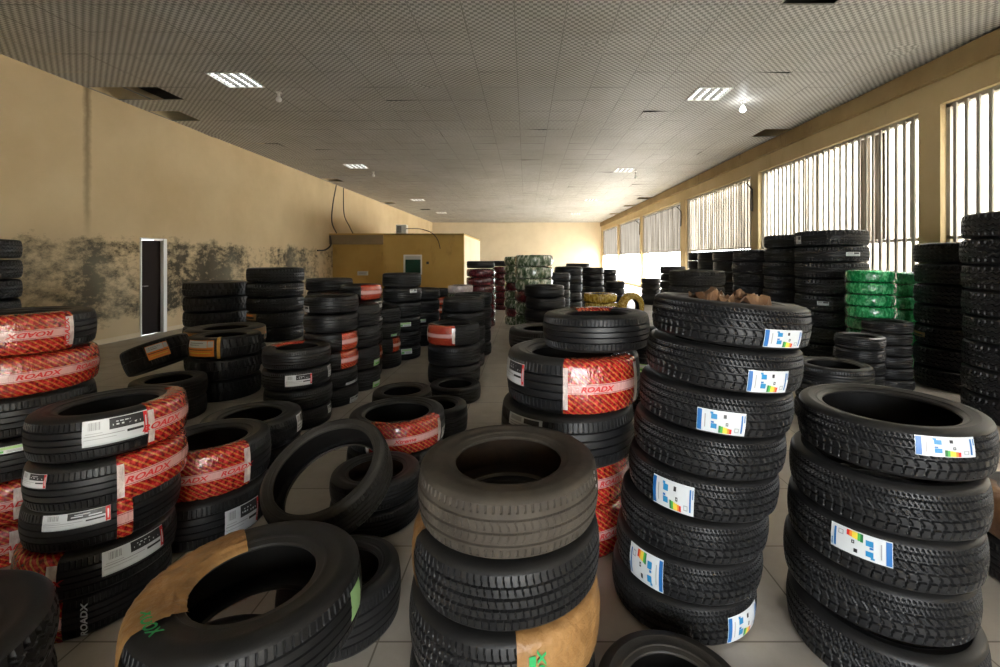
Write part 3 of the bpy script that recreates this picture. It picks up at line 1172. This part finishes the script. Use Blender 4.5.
# leaning stack of eight with energy labels
ph = 'the leaning stack holding crumpled brown paper'
pts = [(x, y) for x, y in leaning([(652, 812), (645, 800), (637, 790), (632, 783), (628, 778), (620, 772), (618, 770), (612, 757)], 0.63)]
# keep the run of centres smooth
n = len(pts)
pts = [(pts[0][0] + (pts[-1][0] - pts[0][0]) * (i / (n - 1)) * 0.5 + (pts[i][0] - pts[0][0]) * 0.5, pts[0][1] + (pts[-1][1] - pts[0][1]) * i / (n - 1)) for i in range(n)]
tl = [(0.0, R_(4.6)), (0.0, R_(4.2)), (0.0, R_(3.8)), (0, R_(3.0)), (0, R_(2.4)), (0, R_(1.6)), (0, R_(0.9)), (0, R_(0.0))]
S5 = stack(ph, 0, 0, 0.63, 0.173, 8, 'black tyre', 0.62, 'touring', 0, pts=pts, tilts=tl, descs={i: 'tyre with energy label' for i in (0, 1, 2, 4, 6, 7)})
S5[0].sticker(765, 802, 330, 354)
S5[1].sticker(748, 788, 371, 396)
S5[2].sticker(697, 746, 411, 438)
S5[4].sticker(653, 694, 482, 516)
S5[6].sticker(630, 663, 552, 592, flip=True)
S5[7].sticker(728, 755, 613, 641)

# broad stack at the lower right
ph = 'the stack beside the leaning stack'
pts = leaning([(797, 1000), (789, 994), (787, 990), (783, 983), (786, 992)], 0.64)
S6 = stack(ph, 0, 0, 0.64, [.20, .192, .19, .19, .19], 5, 'black tyre', 0.70, 'touring', 0, pts=pts, tilts=[(R_(.3), R_(-1.0)), (0, R_(-.5)), (0, R_(0)), (0, 0), (0, 0)],
           descs={0: 'wide rimmed tyre with energy label', 2: 'tyre with inverted energy label'})
S6[0].sticker(915, 975, 427, 457)
S6[2].sticker(831, 893, 510, 558, flip=True)

# middle front stack, worn tyre on top
ph = 'the stack at the aisle mouth'
X, Y, _ = plan(418, 598, 0.64)
lowk = []
S4 = []
z = 0
for i, (th, D, des, mats, dx, lab) in enumerate(((.225, .66, 'block', STD, -.02, 'black tyre, lowest of ' + ph), (.225, .67, 'block', STD, -.015, 'black tyre half wrapped in kraft paper, third down in ' + ph),
                                                 (.205, .66, 'block', STD, -.005, 'clean black tyre under the worn one in ' + ph), (.20, .64, 'rib', WORN, 0.0, 'dusty worn grey brown tyre on top of ' + ph))):
    t = Tyre(X + dx, Y, z, D, th - .010, 0.59, des, 0, mats)
    t.tag(lab, 'tyre', 'tyres of ' + ph)
    z += th
    S4.insert(0, t)
t = S4[2]
a0, a1 = t.span(517, 596, 0, 40)
k = t.shell('paper_wrap', M['kraft'], a0, a1, 0.8, 0.8, 0.004, 0.004, 3)
a = t.hit(532)[0]
t.strip('printed_band', M['ink'], a - 0.03, a + 0.03, t.W * .2, t.W * .8, k, 0.010)
t.text('ZOOX', M['ink'], k, t.hit(541)[0], t.W * .5, 0.028, rot=90, off=0.011)
a, zc = S4[0].hit(596, 478)
for i in range(3):
    S4[0].strip('chalk_mark', M['white'], a - 0.012, a + 0.012, zc - 0.03 + i * 0.022, zc - 0.02 + i * 0.022)
t = S4[1]
a0, a1 = t.world_span(158, 205)
t.shell('paper_wrap', M['kraft'], a0, a1, 0.8, 0.8, 0.004, 0.003, 4)

# big kraft wrapped pair in the lower middle left
ph = 'the kraft wrapped pair'
b = Tyre(-1.03, 1.40, 0, 0.58, 0.226, 0.56, 'block', 0)
b.tag('lower tyre of the kraft wrapped pair, mostly hidden', 'tyre', 'tyres of ' + ph)
b.shell('paper_wrap', M['kraft'], *b.world_span(-70, 20), 0.75, 0.75, 0.004, 0.003, 8)
X, Y, _ = plan(118, 362, 0.70)
S3 = Tyre(X, Y, 0.238, 0.70, 0.22, 0.55, 'plain', 0)
S3.tag('big tyre half wrapped in kraft paper, upper of the kraft wrapped pair', 'tyre', 'tyres of ' + ph)
k = S3.shell('paper_wrap', M['kraft'], *S3.world_span(128, 232), 0.9, 1.0, 0.004, 0.005, 5)
S3.strip('green_tag', M['l_lime'], S3.hit(352)[0] - .02, S3.hit(359)[0] + .02, S3.W * .35, S3.W * .8, None, 0.003)
for (t_, az) in (('XOOX', 226),):
    me = text_mesh(t_)
    A = S3.world_span(az, az)[0]
    vs = []
    for v in me.vertices:
        r = 0.30 - v.co.y * 0.045
        a = A + (v.co.x - 1.2) * 0.045 / 0.30
        vs.append((r * math.cos(a), r * math.sin(a), S3.W + 0.0035 - max(0, (r - 0.31)) * 0.6))
    link('lettering', mesh('lettering', vs, [tuple(p.vertices) for p in me.polygons], M['ink']), k)

# single tyre in front of the leaning stack
X, Y, D = 0.475, 1.425, 0.51
S9 = Tyre(X, Y, 0, D, 0.17, 0.60, 'block', 0, USED)
S9.tag('single dusty tyre lying on the floor before the leaning stack', 'tyre')

# dark tyre pile cut by the bottom corner
S2 = stack('the dark stack cut off below the labelled stack', -1.72, 1.14, 0.74, 0.175, 3, 'blocky black tyre', 0.6, 'truck', 0)

# labelled red film stack at the left
ph = 'the labelled stack behind the kraft wrapped pair'
X, Y, D1 = plan(18, 183, yb=642)
cols = [(22, 187), (21, 187), (18, 181), (12, 177), (8, 172)]
pts = leaning(cols, D1)
S1 = stack(ph, X, Y, D1, 0.186, 5, 'tyre with white label', 0.62, 'plain', 0, pts=pts, tilts=[(0, R_(-1.5)), (0, R_(-1)), (0, R_(-.5)), (0, 0), (0, 0)],
           descs={0: 'labelled tyre with red film end', 1: 'tyre wrapped in red film', 3: 'labelled tyre with red film', 4: 'black tyre'})
S1[0].hatch(148, 186, 0, 30, words=(('ROADX', 163, 0),), seed=1)
S1[0].sticker(82, 148, 413, 442, 'rx')
S1[1].hatch(117, 186, 0, 30, words=(('ROADX', 150, 0),), seed=2)
S1[1].sticker(23, 46, 460, 488, 'rx')
S1[2].hatch(117, 133, lo=0.2, hi=0.5, ends=False, seed=3)
S1[2].sticker(42, 111, 500, 528, 'rx')
S1[3].hatch(14, 57, 35, 0, words=(('ROADX', 40, 0),), seed=4)
S1[3].sticker(102, 163, 524, 564, 'rx')
a = S1[4].hit(80)[0]
S1[4].text('ROADX', M['white'], S1[4].o, S1[4].hit(84)[0], S1[4].W * .45, 0.022, rot=90, off=0.004)
S1[4].hatch(44, 62, lo=0.1, hi=0.1, ends=False, seed=5)

# red film stack on the left border
S0 = stack('the red wrapped stack by the mouldy wall', -2.80, 2.46, 0.62, 0.212, 6, 'black tyre', 0.6, 'plain', 0,
           descs={0: 'tyre with part red film', 1: 'fully red wrapped tyre', 3: 'tyre with pale green label', 4: 'red wrapped tyre', 5: 'red wrapped tyre'})
S0[0].hatch(-40, 73, 20, 0, words=(('ROADX', 30, 180), ('ROADX', 66, 90)), seed=6)
S0[1].hatch(-40, 97, 20, 50, words=(('ROADX', 40, 0), ('ROADX', 88, 0)), seed=7)
S0[3].sticker(-6, 25, 427, 453, 'greenwhite')
S0[4].hatch(-40, 24, 20, 0, words=(('ROADX', 12, 0),), seed=8)
S0[5].hatch(-40, 20, 20, 0, words=(('ROADX', 10, 0),), seed=9)

# far left tall stack, cut by the photo's edge
stack('the tall stack against the mouldy wall', -6.02, 4.82, 0.75, 0.222, 8, 'black tyre', 0.6, 'truck', 1)

# pair with red film, behind the labelled stack
ph = 'the pair behind the labelled stack'
V2 = stack(ph, -1.86, 2.62, 0.62, 0.26, 2, 'tyre', 0.6, 'plain', 0, descs={0: 'tyre banded in red film', 1: 'black tyre with pale label'})
V2[0].hatch(172, 250, 30, 0, words=(('ROADX', 190, 0), ('ROADX', 238, 0)), seed=10)
V2[1].sticker(225, 258, 505, 532, 'rx')
ph = 'the plain pair behind the red banded tyre'
V1 = stack(ph, -2.02, 3.28, 0.66, 0.21, 2, 'plain black tyre', 0.58, 'block', 0)
V1[0].sticker(297, 302, 412, 430, 'white')

# open ring leaning on the tyres in the middle
V3 = Tyre(-1.06, 2.40, 0.275, 0.65, 0.20, 0.78, 'plain', 0, USED, euler=(R_(30), R_(-5), R_(-6)))
V3.tag('thin open tyre ring leaning across other tyres', 'tyre')
V5 = Tyre(-0.80, 1.92, 0, 0.50, 0.225, 0.62, 'plain', 0)
V5.tag('black tyre lying on the floor under the leaning open ring', 'tyre')
ph = 'the pair seen through the open ring'
V4 = stack(ph, -0.90, 2.69, 0.52, 0.15, 2, 'black tyre', 0.6, 'plain', 0, mats=('rubber', 'side', 'bead', 'rust'))

# red film pair beside the aisle
ph = 'the pair beside the aisle behind the open ring'
X1 = stack(ph, -0.957, 3.31, 0.69, 0.22, 2, 'black tyre', 0.66, 'plain', 0, descs={0: 'tyre with red film front'})
X1[0].hatch(366, 440, words=(('Xtreme', 405, 0),), seed=12)
X1[0].sticker(442, 446, 425, 440, 'white')
Tyre(-1.24, 4.46, 0, 0.58, 0.25, 0.62, 'plain', 0, USED).tag('low black tyre lying just behind the red film pair', 'tyre')
t = Tyre(-0.80, 4.02, 0, 0.54, 0.25, 0.6, 'plain', 0)
t.tag('low black tyre by the aisle with a pale green tag', 'tyre')
t.sticker(437, 441, 393, 404, 'lime')
Tyre(-0.787, 4.94, 0, 0.567, 0.18, 0.64, 'plain', 0).tag('thin black tyre lying before the aisle side stack', 'tyre')

# stacks along the aisle's left side
ph = 'the front stack of the row before the partition'
S14 = stack(ph, -2.18, 4.24, 0.59, 0.184, 4, 'black tyre', 0.62, 'plain', 0, descs={0: 'tyre with red film top', 1: 'tyre with white label'})
S14[0].hatch(az=(100, 190), lo=.6, hi=1.0, seed=13, ends=False)
S14[1].sticker(285, 312, 375, 386, 'rx')
S14[1].sticker(328, 331, 363, 376, 'white')
S14[3].sticker(328, 331, 403, 412, 'white')
ph = 'the stack red banded at its side'
S15 = stack(ph, -2.12, 4.84, 0.55, 0.196, 6, 'black tyre', 0.6, 'plain', 0, gap=.013, descs={0: 'tyre with red film top', 2: 'tyre with red film', 3: 'tyre with red film', 4: 'tyre with white label', 5: 'tyre with white label'})
S15[0].hatch(az=(95, 140), lo=.3, hi=.9, seed=14, ends=False)
S15[0].sticker(302, 309, 306, 316, 'white')
S15[2].hatch(342, 357, seed=15, ends=False)
S15[3].hatch(341, 358, seed=16, ends=False)
S15[4].sticker(346, 358, 381, 392, 'white')
S15[5].sticker(350, 358, 396, 408, 'white')
stack('the narrow stack peeping over the red banded stack', -2.90, 6.60, 0.65, 0.182, 7, 'black tyre', 0.6, 'plain', 1)
ph = 'the stack with pale green labels'
S16 = stack(ph, -2.05, 5.385, 0.53, 0.255, 4, 'wide black tyre', 0.6, 'block', 1, descs={2: 'wide tyre with green label', 3: 'wide tyre with green label'})
S16[2].sticker(374, 380, 359, 368, 'lime')
S16[3].sticker(373, 380, 381, 391, 'lime')
ph = 'the red topped stack before the partition'
S17 = stack(ph, -2.20, 5.92, 0.53, 0.204, 6, 'black tyre', 0.6, 'plain', 1, descs={0: 'tyre with red film', 1: 'tyre with white label', 4: 'tyre with red film', 2: 'tyre with white label'})
S17[0].hatch(361, 383, seed=17, ends=False)
S17[1].sticker(368, 384, 302, 308, 'white')
S17[2].sticker(378, 388, 312, 319, 'white')
S17[4].hatch(379, 387, 0, 10, seed=18, ends=False)
ph = 'the low stack before the tall aisle stack'
S17b = stack(ph, -2.08, 6.45, 0.50, 0.217, 4, 'black tyre', 0.6, 'plain', 1, descs={1: 'tyre with green label', 2: 'tyre with red film'})
S17b[1].sticker(391, 397, 334, 342, 'greenwhite')
S17b[2].hatch(393, 400, 0, 10, seed=19, ends=False)
ph = 'the tall stack before the green glass window'
S18 = stack(ph, -1.97, 7.03, 0.60, 0.223, 6, 'black tyre', 0.6, 'plain', 1, descs={1: 'tyre with white label', 2: 'tyre with red label', 3: 'tyre with green label', 5: 'tyre with green label'})
S18[1].sticker(410, 417, 287, 293, 'white')
S18[2].sticker(390, 396, 297, 305, 'red')
S18[3].sticker(399, 411, 312, 318, 'greenwhite')
S18[5].sticker(401, 412, 349, 354, 'greenwhite')
ph = 'the stack behind the green glass window stack'
S19 = stack(ph, -1.90, 8.15, 0.62, 0.205, 5, 'black tyre', 0.6, 'plain', 1, descs={2: 'tyre with green label'})
S19[2].sticker(419, 426, 319, 325, 'greenwhite')
ph = 'the red banded stack by the partition corner'
S20 = stack(ph, -1.98, 10.0, 0.62, 0.18, 5, 'tyre with red film', 0.6, 'plain', 2, gap=.014)
for i, (a, b) in enumerate(((425, 434), (426, 446), (425, 442), (426, 440))):
    S20[i].hatch(a, b, seed=20 + i, ends=False)

ph = 'the red capped aisle stack'
S21 = stack(ph, -0.92, 5.67, 0.66, 0.25, 3, 'black tyre', 0.62, 'plain', 0, descs={0: 'tyre with red film'})
S21[0].hatch(429, 455, 10, 0, seed=24)
stack('the first stack behind the red capped aisle stack', -0.90, 6.50, 0.60, 0.20, 5, 'black tyre', 0.6, 'plain', 1)
stack('the second stack behind the red capped aisle stack', -0.88, 7.30, 0.62, 0.20, 5, 'black tyre', 0.6, 'plain', 1)
ph = 'the small green and white wrapped stack'
W1 = stack(ph, -1.22, 8.2, 0.45, 0.155, 7, 'green and white wrapped tyre', 0.6, 'plain', 2, gap=.02)
for i, t in enumerate(W1[:5]):
    t.shell('plastic_wrap', M['greenwhite_film'] if i else M['pale_film'], 0, 2 * PI, .9, .9, .004, .006, 40 + i, True)

# left middle: off-road tyres with orange stickers
ph = 'the chunky stack by the doorway floor'
S13 = stack(ph, -3.45, 5.10, 0.72, 0.235, 3, 'chunky treaded tyre', 0.58, 'lug', 0, descs={0: 'yellow strapped tyre with orange sticker'})
S13[0].sticker(189, 214, 333, 357, 'orange')
a = S13[0].hit(218.5)[0]
S13[0].shell('strap', M['strap'], a - .045, a + .045, .7, .9, .004, .001, 6)
ph = 'the shiny pair before the yellow strapped stack'
L1 = stack(ph, -3.50, 4.36, 0.62, 0.20, 2, 'black tyre', 0.6, 'plain', 0)
Tyre(-4.14, 5.10, 0, 0.44, 0.19, 0.6, 'lug', 1).tag('black tyre under the orange stickered leaning tyre', 'tyre')
L2 = Tyre(-4.20, 5.08, 0.315, 0.64, 0.29, 0.56, 'lug', 0, euler=(R_(0), R_(-21), 0))
L2.tag('tyre with orange sticker leaning beside the yellow strapped stack', 'tyre')
L2.sticker(149, 172, 342, 357, 'orange')
# truck tyres near the left wall
ph = 'the truck tyre stack before the upright row'
S12 = stack(ph, -4.9, 8.7, 1.0, 0.277, 5, 'black truck tyre', 0.56, 'truck', 1, name='truck_tyre', cat='tyre', descs={3: 'truck tyre with tan sticker'})
S12[3].sticker(244, 256, 309, 320, 'tan')
ph = 'the low truck pair with two tan stickers'
R1 = stack(ph, -4.35, 6.45, 1.0, 0.29, 2, 'truck tyre', 0.56, 'truck', 1, name='truck_tyre', descs={0: 'truck tyre with two tan stickers'})
R1[0].sticker(264, 275, 328, 337, 'tan')
R1[0].sticker(277, 287, 322, 331, 'tan')
stack('the dark lugged stack by the doorway', -6.06, 8.70, 1.06, 0.28, 4, 'lugged truck tyre', 0.55, 'lug', 1, name='truck_tyre')

# wide tyre stack right of the aisle
ph = 'the wide stack behind the worn tyre'
X, Y, _ = plan(507, 640, 0.72)
S10 = [None] * 4
z = 0
for i, (x, y, D, lab) in enumerate(((.265, 2.57, .63, 'fully red wrapped tyre, lowest in '), (.265, 2.57, .63, 'fully red wrapped tyre, third down in '), (X - .03, Y, .72, 'wide black tyre with grey label, second down in '), (X, Y, .72, 'wide tyre with red film front, topmost in '))):
    t = Tyre(x, y, z, D, .260, 0.62, 'plain', 0)
    t.tag(lab + ph, 'tyre', 'tyres of ' + ph)
    S10[3 - i] = t
    z += .269
S10[0].hatch(563, 636, 0, 0, words=(('ROADX', 598, 0),), seed=30)
S10[0].sticker(507, 524, 362, 383, 'rx')
S10[1].sticker(509, 542, 418, 430, 'grey')
S10[2].hatch(588, 632, 0, 20, seed=31, words=(('ROADX', 612, 0),))
S10[3].hatch(588, 630, 0, 20, seed=32, words=(('ROADX', 612, 0),))
X, Y, _ = plan(543, 650, 0.58)
T = Tyre(X, Y, 1.078, 0.58, 0.185, 0.62, 'plain', 0, tilt=(R_(-1), R_(-1)))
T.tag('black tyre with red film behind, crowning the wide tyre stack', 'tyre')
T.hatch(az=(52, 116), lo=.5, hi=1.0, seed=33, ends=False)
P1 = stack('the plain stack beyond the wide stack', 0.17, 4.0, 0.64, 0.19, 5, 'black tyre', 0.6, 'plain', 0)
Q1 = stack('the shadowed stack between wide and leaning stacks', 1.12, 3.75, 0.64, 0.19, 5, 'black tyre', 0.6, 'plain', 1)
Q1[1].sticker(633, 648, 364, 372, 'lime')
S7 = stack('the low stack behind the wide rimmed stack', 2.96, 4.28, 0.64, 0.187, 3, 'black tyre', 0.66, 'plain', 1)
S8 = stack('the pair behind the wide rimmed stack', 2.55, 2.10, 0.62, 0.21, 2, 'black tyre', 0.6, 'plain', 1, descs={0: 'kraft wrapped tyre'})
S8[0].shell('paper_wrap', M['kraft_dark'], *S8[0].world_span(130, 230), .8, .8, .004, .004, 9)

# tall truck stacks along the windows
TR = [('the broad stack beside the green film', 4.90, 7.14, 8), ('the tall stack behind the broad stack', 5.05, 8.40, 8), ('the third tall stack along the windows', 5.0, 9.57, 7),
      ('the fourth tall stack along the windows', 5.1, 10.86, 7), ('the fifth tall stack along the windows', 5.24, 12.2, 7), ('the sixth tall stack along the windows', 5.44, 13.5, 7)]
for i, (ph, X, Y, n) in enumerate(TR):
    q = stack(ph, X, Y, 1.0, 0.25, n, 'truck tyre', 0.56, 'truck', 1 if i < 3 else 2, name='truck_tyre', descs={0: 'truck tyre with grey sticker', 4: 'truck tyre with grey sticker', 1: 'truck tyre with grey sticker'} if i == 0 else {})
    if i == 0:
        q[0].sticker(796, 801, 236, 244, 'grey')
        q[4].sticker(817, 829, 312, 321, 'grey')
        q[1].sticker(846, 860, 262, 270, 'grey')
q = stack('the tall stack before the window pillar', 5.36, 5.38, 1.0, 0.25, 7, 'truck tyre', 0.56, 'truck', 0, name='truck_tyre', descs={4: 'truck tyre with tan sticker'})
q[4].sticker(914, 925, 349, 361, 'tan')
q = stack('the tallest stack beside the window pillar stack', 4.81, 4.21, 1.0, 0.25, 8, 'truck tyre', 0.56, 'truck', 0, name='truck_tyre')

ph = 'the green film stack under the windows'
for i, t in enumerate(stack(ph, 4.60, 5.94, 0.54, 0.157, 9, 'tyre in green film', 0.6, 'plain', 1, gap=.02)):
    t.shell('plastic_wrap', M['green_film'], 0, 2 * PI, .95, .95, .003, .007, 60 + i, True)
    if i == 0:
        t.sticker(866, 878, 274, 280, 'white')
for i, t in enumerate(stack('the second green film stack by the window pillar', 5.38, 6.35, 0.54, 0.172, 8, 'tyre in green film', 0.6, 'plain', 1, gap=.02)):
    t.shell('plastic_wrap', M['green_film'], 0, 2 * PI, .95, .95, .003, .007, 80 + i, True)
stack('the small stack before the green film stack', 3.78, 5.04, 0.48, 0.14, 5, 'small smooth tyre', 0.66, 'plain', 1)
stack('the taller small stack beside the green film stack', 4.40, 5.42, 0.50, 0.135, 6, 'small smooth tyre', 0.66, 'plain', 1)

# towards the end wall
FARS = [
    ('the maroon film stack before the end wall', 467, 495, .65, 260, 8, 'maroon'),
    ('the second maroon stack beside the tall film stack', 493, 514, .65, 260, 8, 'maroon'),
    ('the tall green and white film stack', 515, 552, .65, 254, 8, 'gw'),
    ('the stack behind the tall film stack', 505, 530, .60, 256, 8, 'gw'),
    ('the dark stack behind the yellow film stack', 554, 582, .65, 266, 7, ''),
    ('the grey stack beside the tall film stack', 541, 570, .62, 272, 7, ''),
    ('the low grey stack before the tall film stack', 525, 565, .64, 284, 6, ''),
    ('the dark stack next along towards the windows', 582, 604, .65, 267, 7, ''),
    ('the remote stack close to the end windows', 600, 617, .62, 269, 6, ''),
    ('the low remote stack close to the end windows', 605, 625, .62, 281, 4, ''),
    ('the single column peeping over the dark stacks', 566, 590, .80, 263, 7, ''),
    ('the stack against the bright end windows', 641, 661, .66, 278, 5, ''),
    ('the stack just below the streaked windows', 660, 686, .65, 266, 7, ''),
]
for (ph, xl, xr, D, yt, n, kind) in FARS:
    X, Y, _ = plan(xl, xr, D)
    zt = H - (yt - CY) * (Y - (D / 2 if yt < CY else -D * .2)) / F
    dd = {'maroon': 'tyre in maroon film', 'gw': 'green and white wrapped tyre', '': 'black tyre'}[kind]
    st = stack(ph, X, Y, D, zt / n, n, dd, 0.6, 'plain', 2, gap=.022 if kind else .008)
    for i, t in enumerate(st):
        if kind == 'maroon' and i:
            t.shell('plastic_wrap', M['maroon_film'], 0, 2 * PI, .9, .9, .004, .006, 100 + i, True)
        if kind == 'gw':
            t.shell('plastic_wrap', M['greenwhite_film'] if i not in (3, 6) else M['maroon_film'], 0, 2 * PI, .9, .9, .004, .008, 120 + i, True)
stack('the dusty truck stack behind the brown paper', 3.06, 8.0, 0.95, 0.27, 5, 'truck tyre', 0.56, 'truck', 1, name='truck_tyre', mats=USED)
X, Y, _ = plan(584, 617, 0.65)
for i, t in enumerate(stack('the yellow film stack', X, Y, 0.65, 0.176, 5, 'yellow wrapped tyre', 0.6, 'plain', 2, gap=.02)):
    t.shell('plastic_wrap', M['yellow_film'], 0, 2 * PI, .95, .95, .004, .008, 140 + i, True)
Yq = 9.7
Xq = (631 - CX) * Yq / F
t = Tyre(Xq, Yq, 0, 0.66, 0.20, 0.6, 'plain', 2)
t.tag('black tyre lying under the upright yellow wrapped tyre', 'tyre')
t = Tyre(Xq, Yq, 0.198 + 0.31 - 0.08, 0.62, 0.16, 0.56, 'plain', 2, euler=(PI / 2, 0, R_(25)))
t.tag('upright tyre wrapped in yellow film beside the yellow stack', 'tyre')
t.shell('plastic_wrap', M['yellow_film'], 0, 2 * PI, 1, 1, .004, .008, 150, True)


# crumpled brown paper in the mouth of the leaning stack
def crumple(name, loc, sx, sy, sz, seed, label):
    rg = random.Random(seed)
    bm = bmesh.new()
    bmesh.ops.create_grid(bm, x_segments=8, y_segments=7, size=0.5)
    for v in bm.verts:
        r = math.hypot(v.co.x, v.co.y)
        v.co.z = max(0, 0.5 - r) * 0.75 + rg.uniform(-.27, .27)
        v.co.x += rg.uniform(-.03, .03)
        v.co.y += rg.uniform(-.03, .03)
        v.co.x *= sx
        v.co.y *= sy
        v.co.z *= sz
    me = bpy.data.meshes.new(name)
    bm.to_mesh(me)
    bm.free()
    me.materials.append(M['kraft_dark'])
    o = link(name, me, None, loc, (0, 0, rg.uniform(-.15, .15)))
    s = o.modifiers.new('thickness', 'SOLIDIFY')
    s.thickness = 0.003
    tag(o, label, 'paper')
    return o


tx = S5[0]
top = tx.mx @ Vector((0, 0, tx.W))
crumple('crumpled_paper', (top.x - 0.085, top.y - 0.02, top.z + 0.005), 0.14, 0.17, 0.10, 3, 'smaller crumpled brown paper wad in the leaning stack top tyre')
crumple('crumpled_paper', (top.x + 0.075, top.y + 0.0, top.z - 0.01), 0.145, 0.17, 0.105, 8, 'larger crumpled brown paper sheet in the leaning stack top tyre')
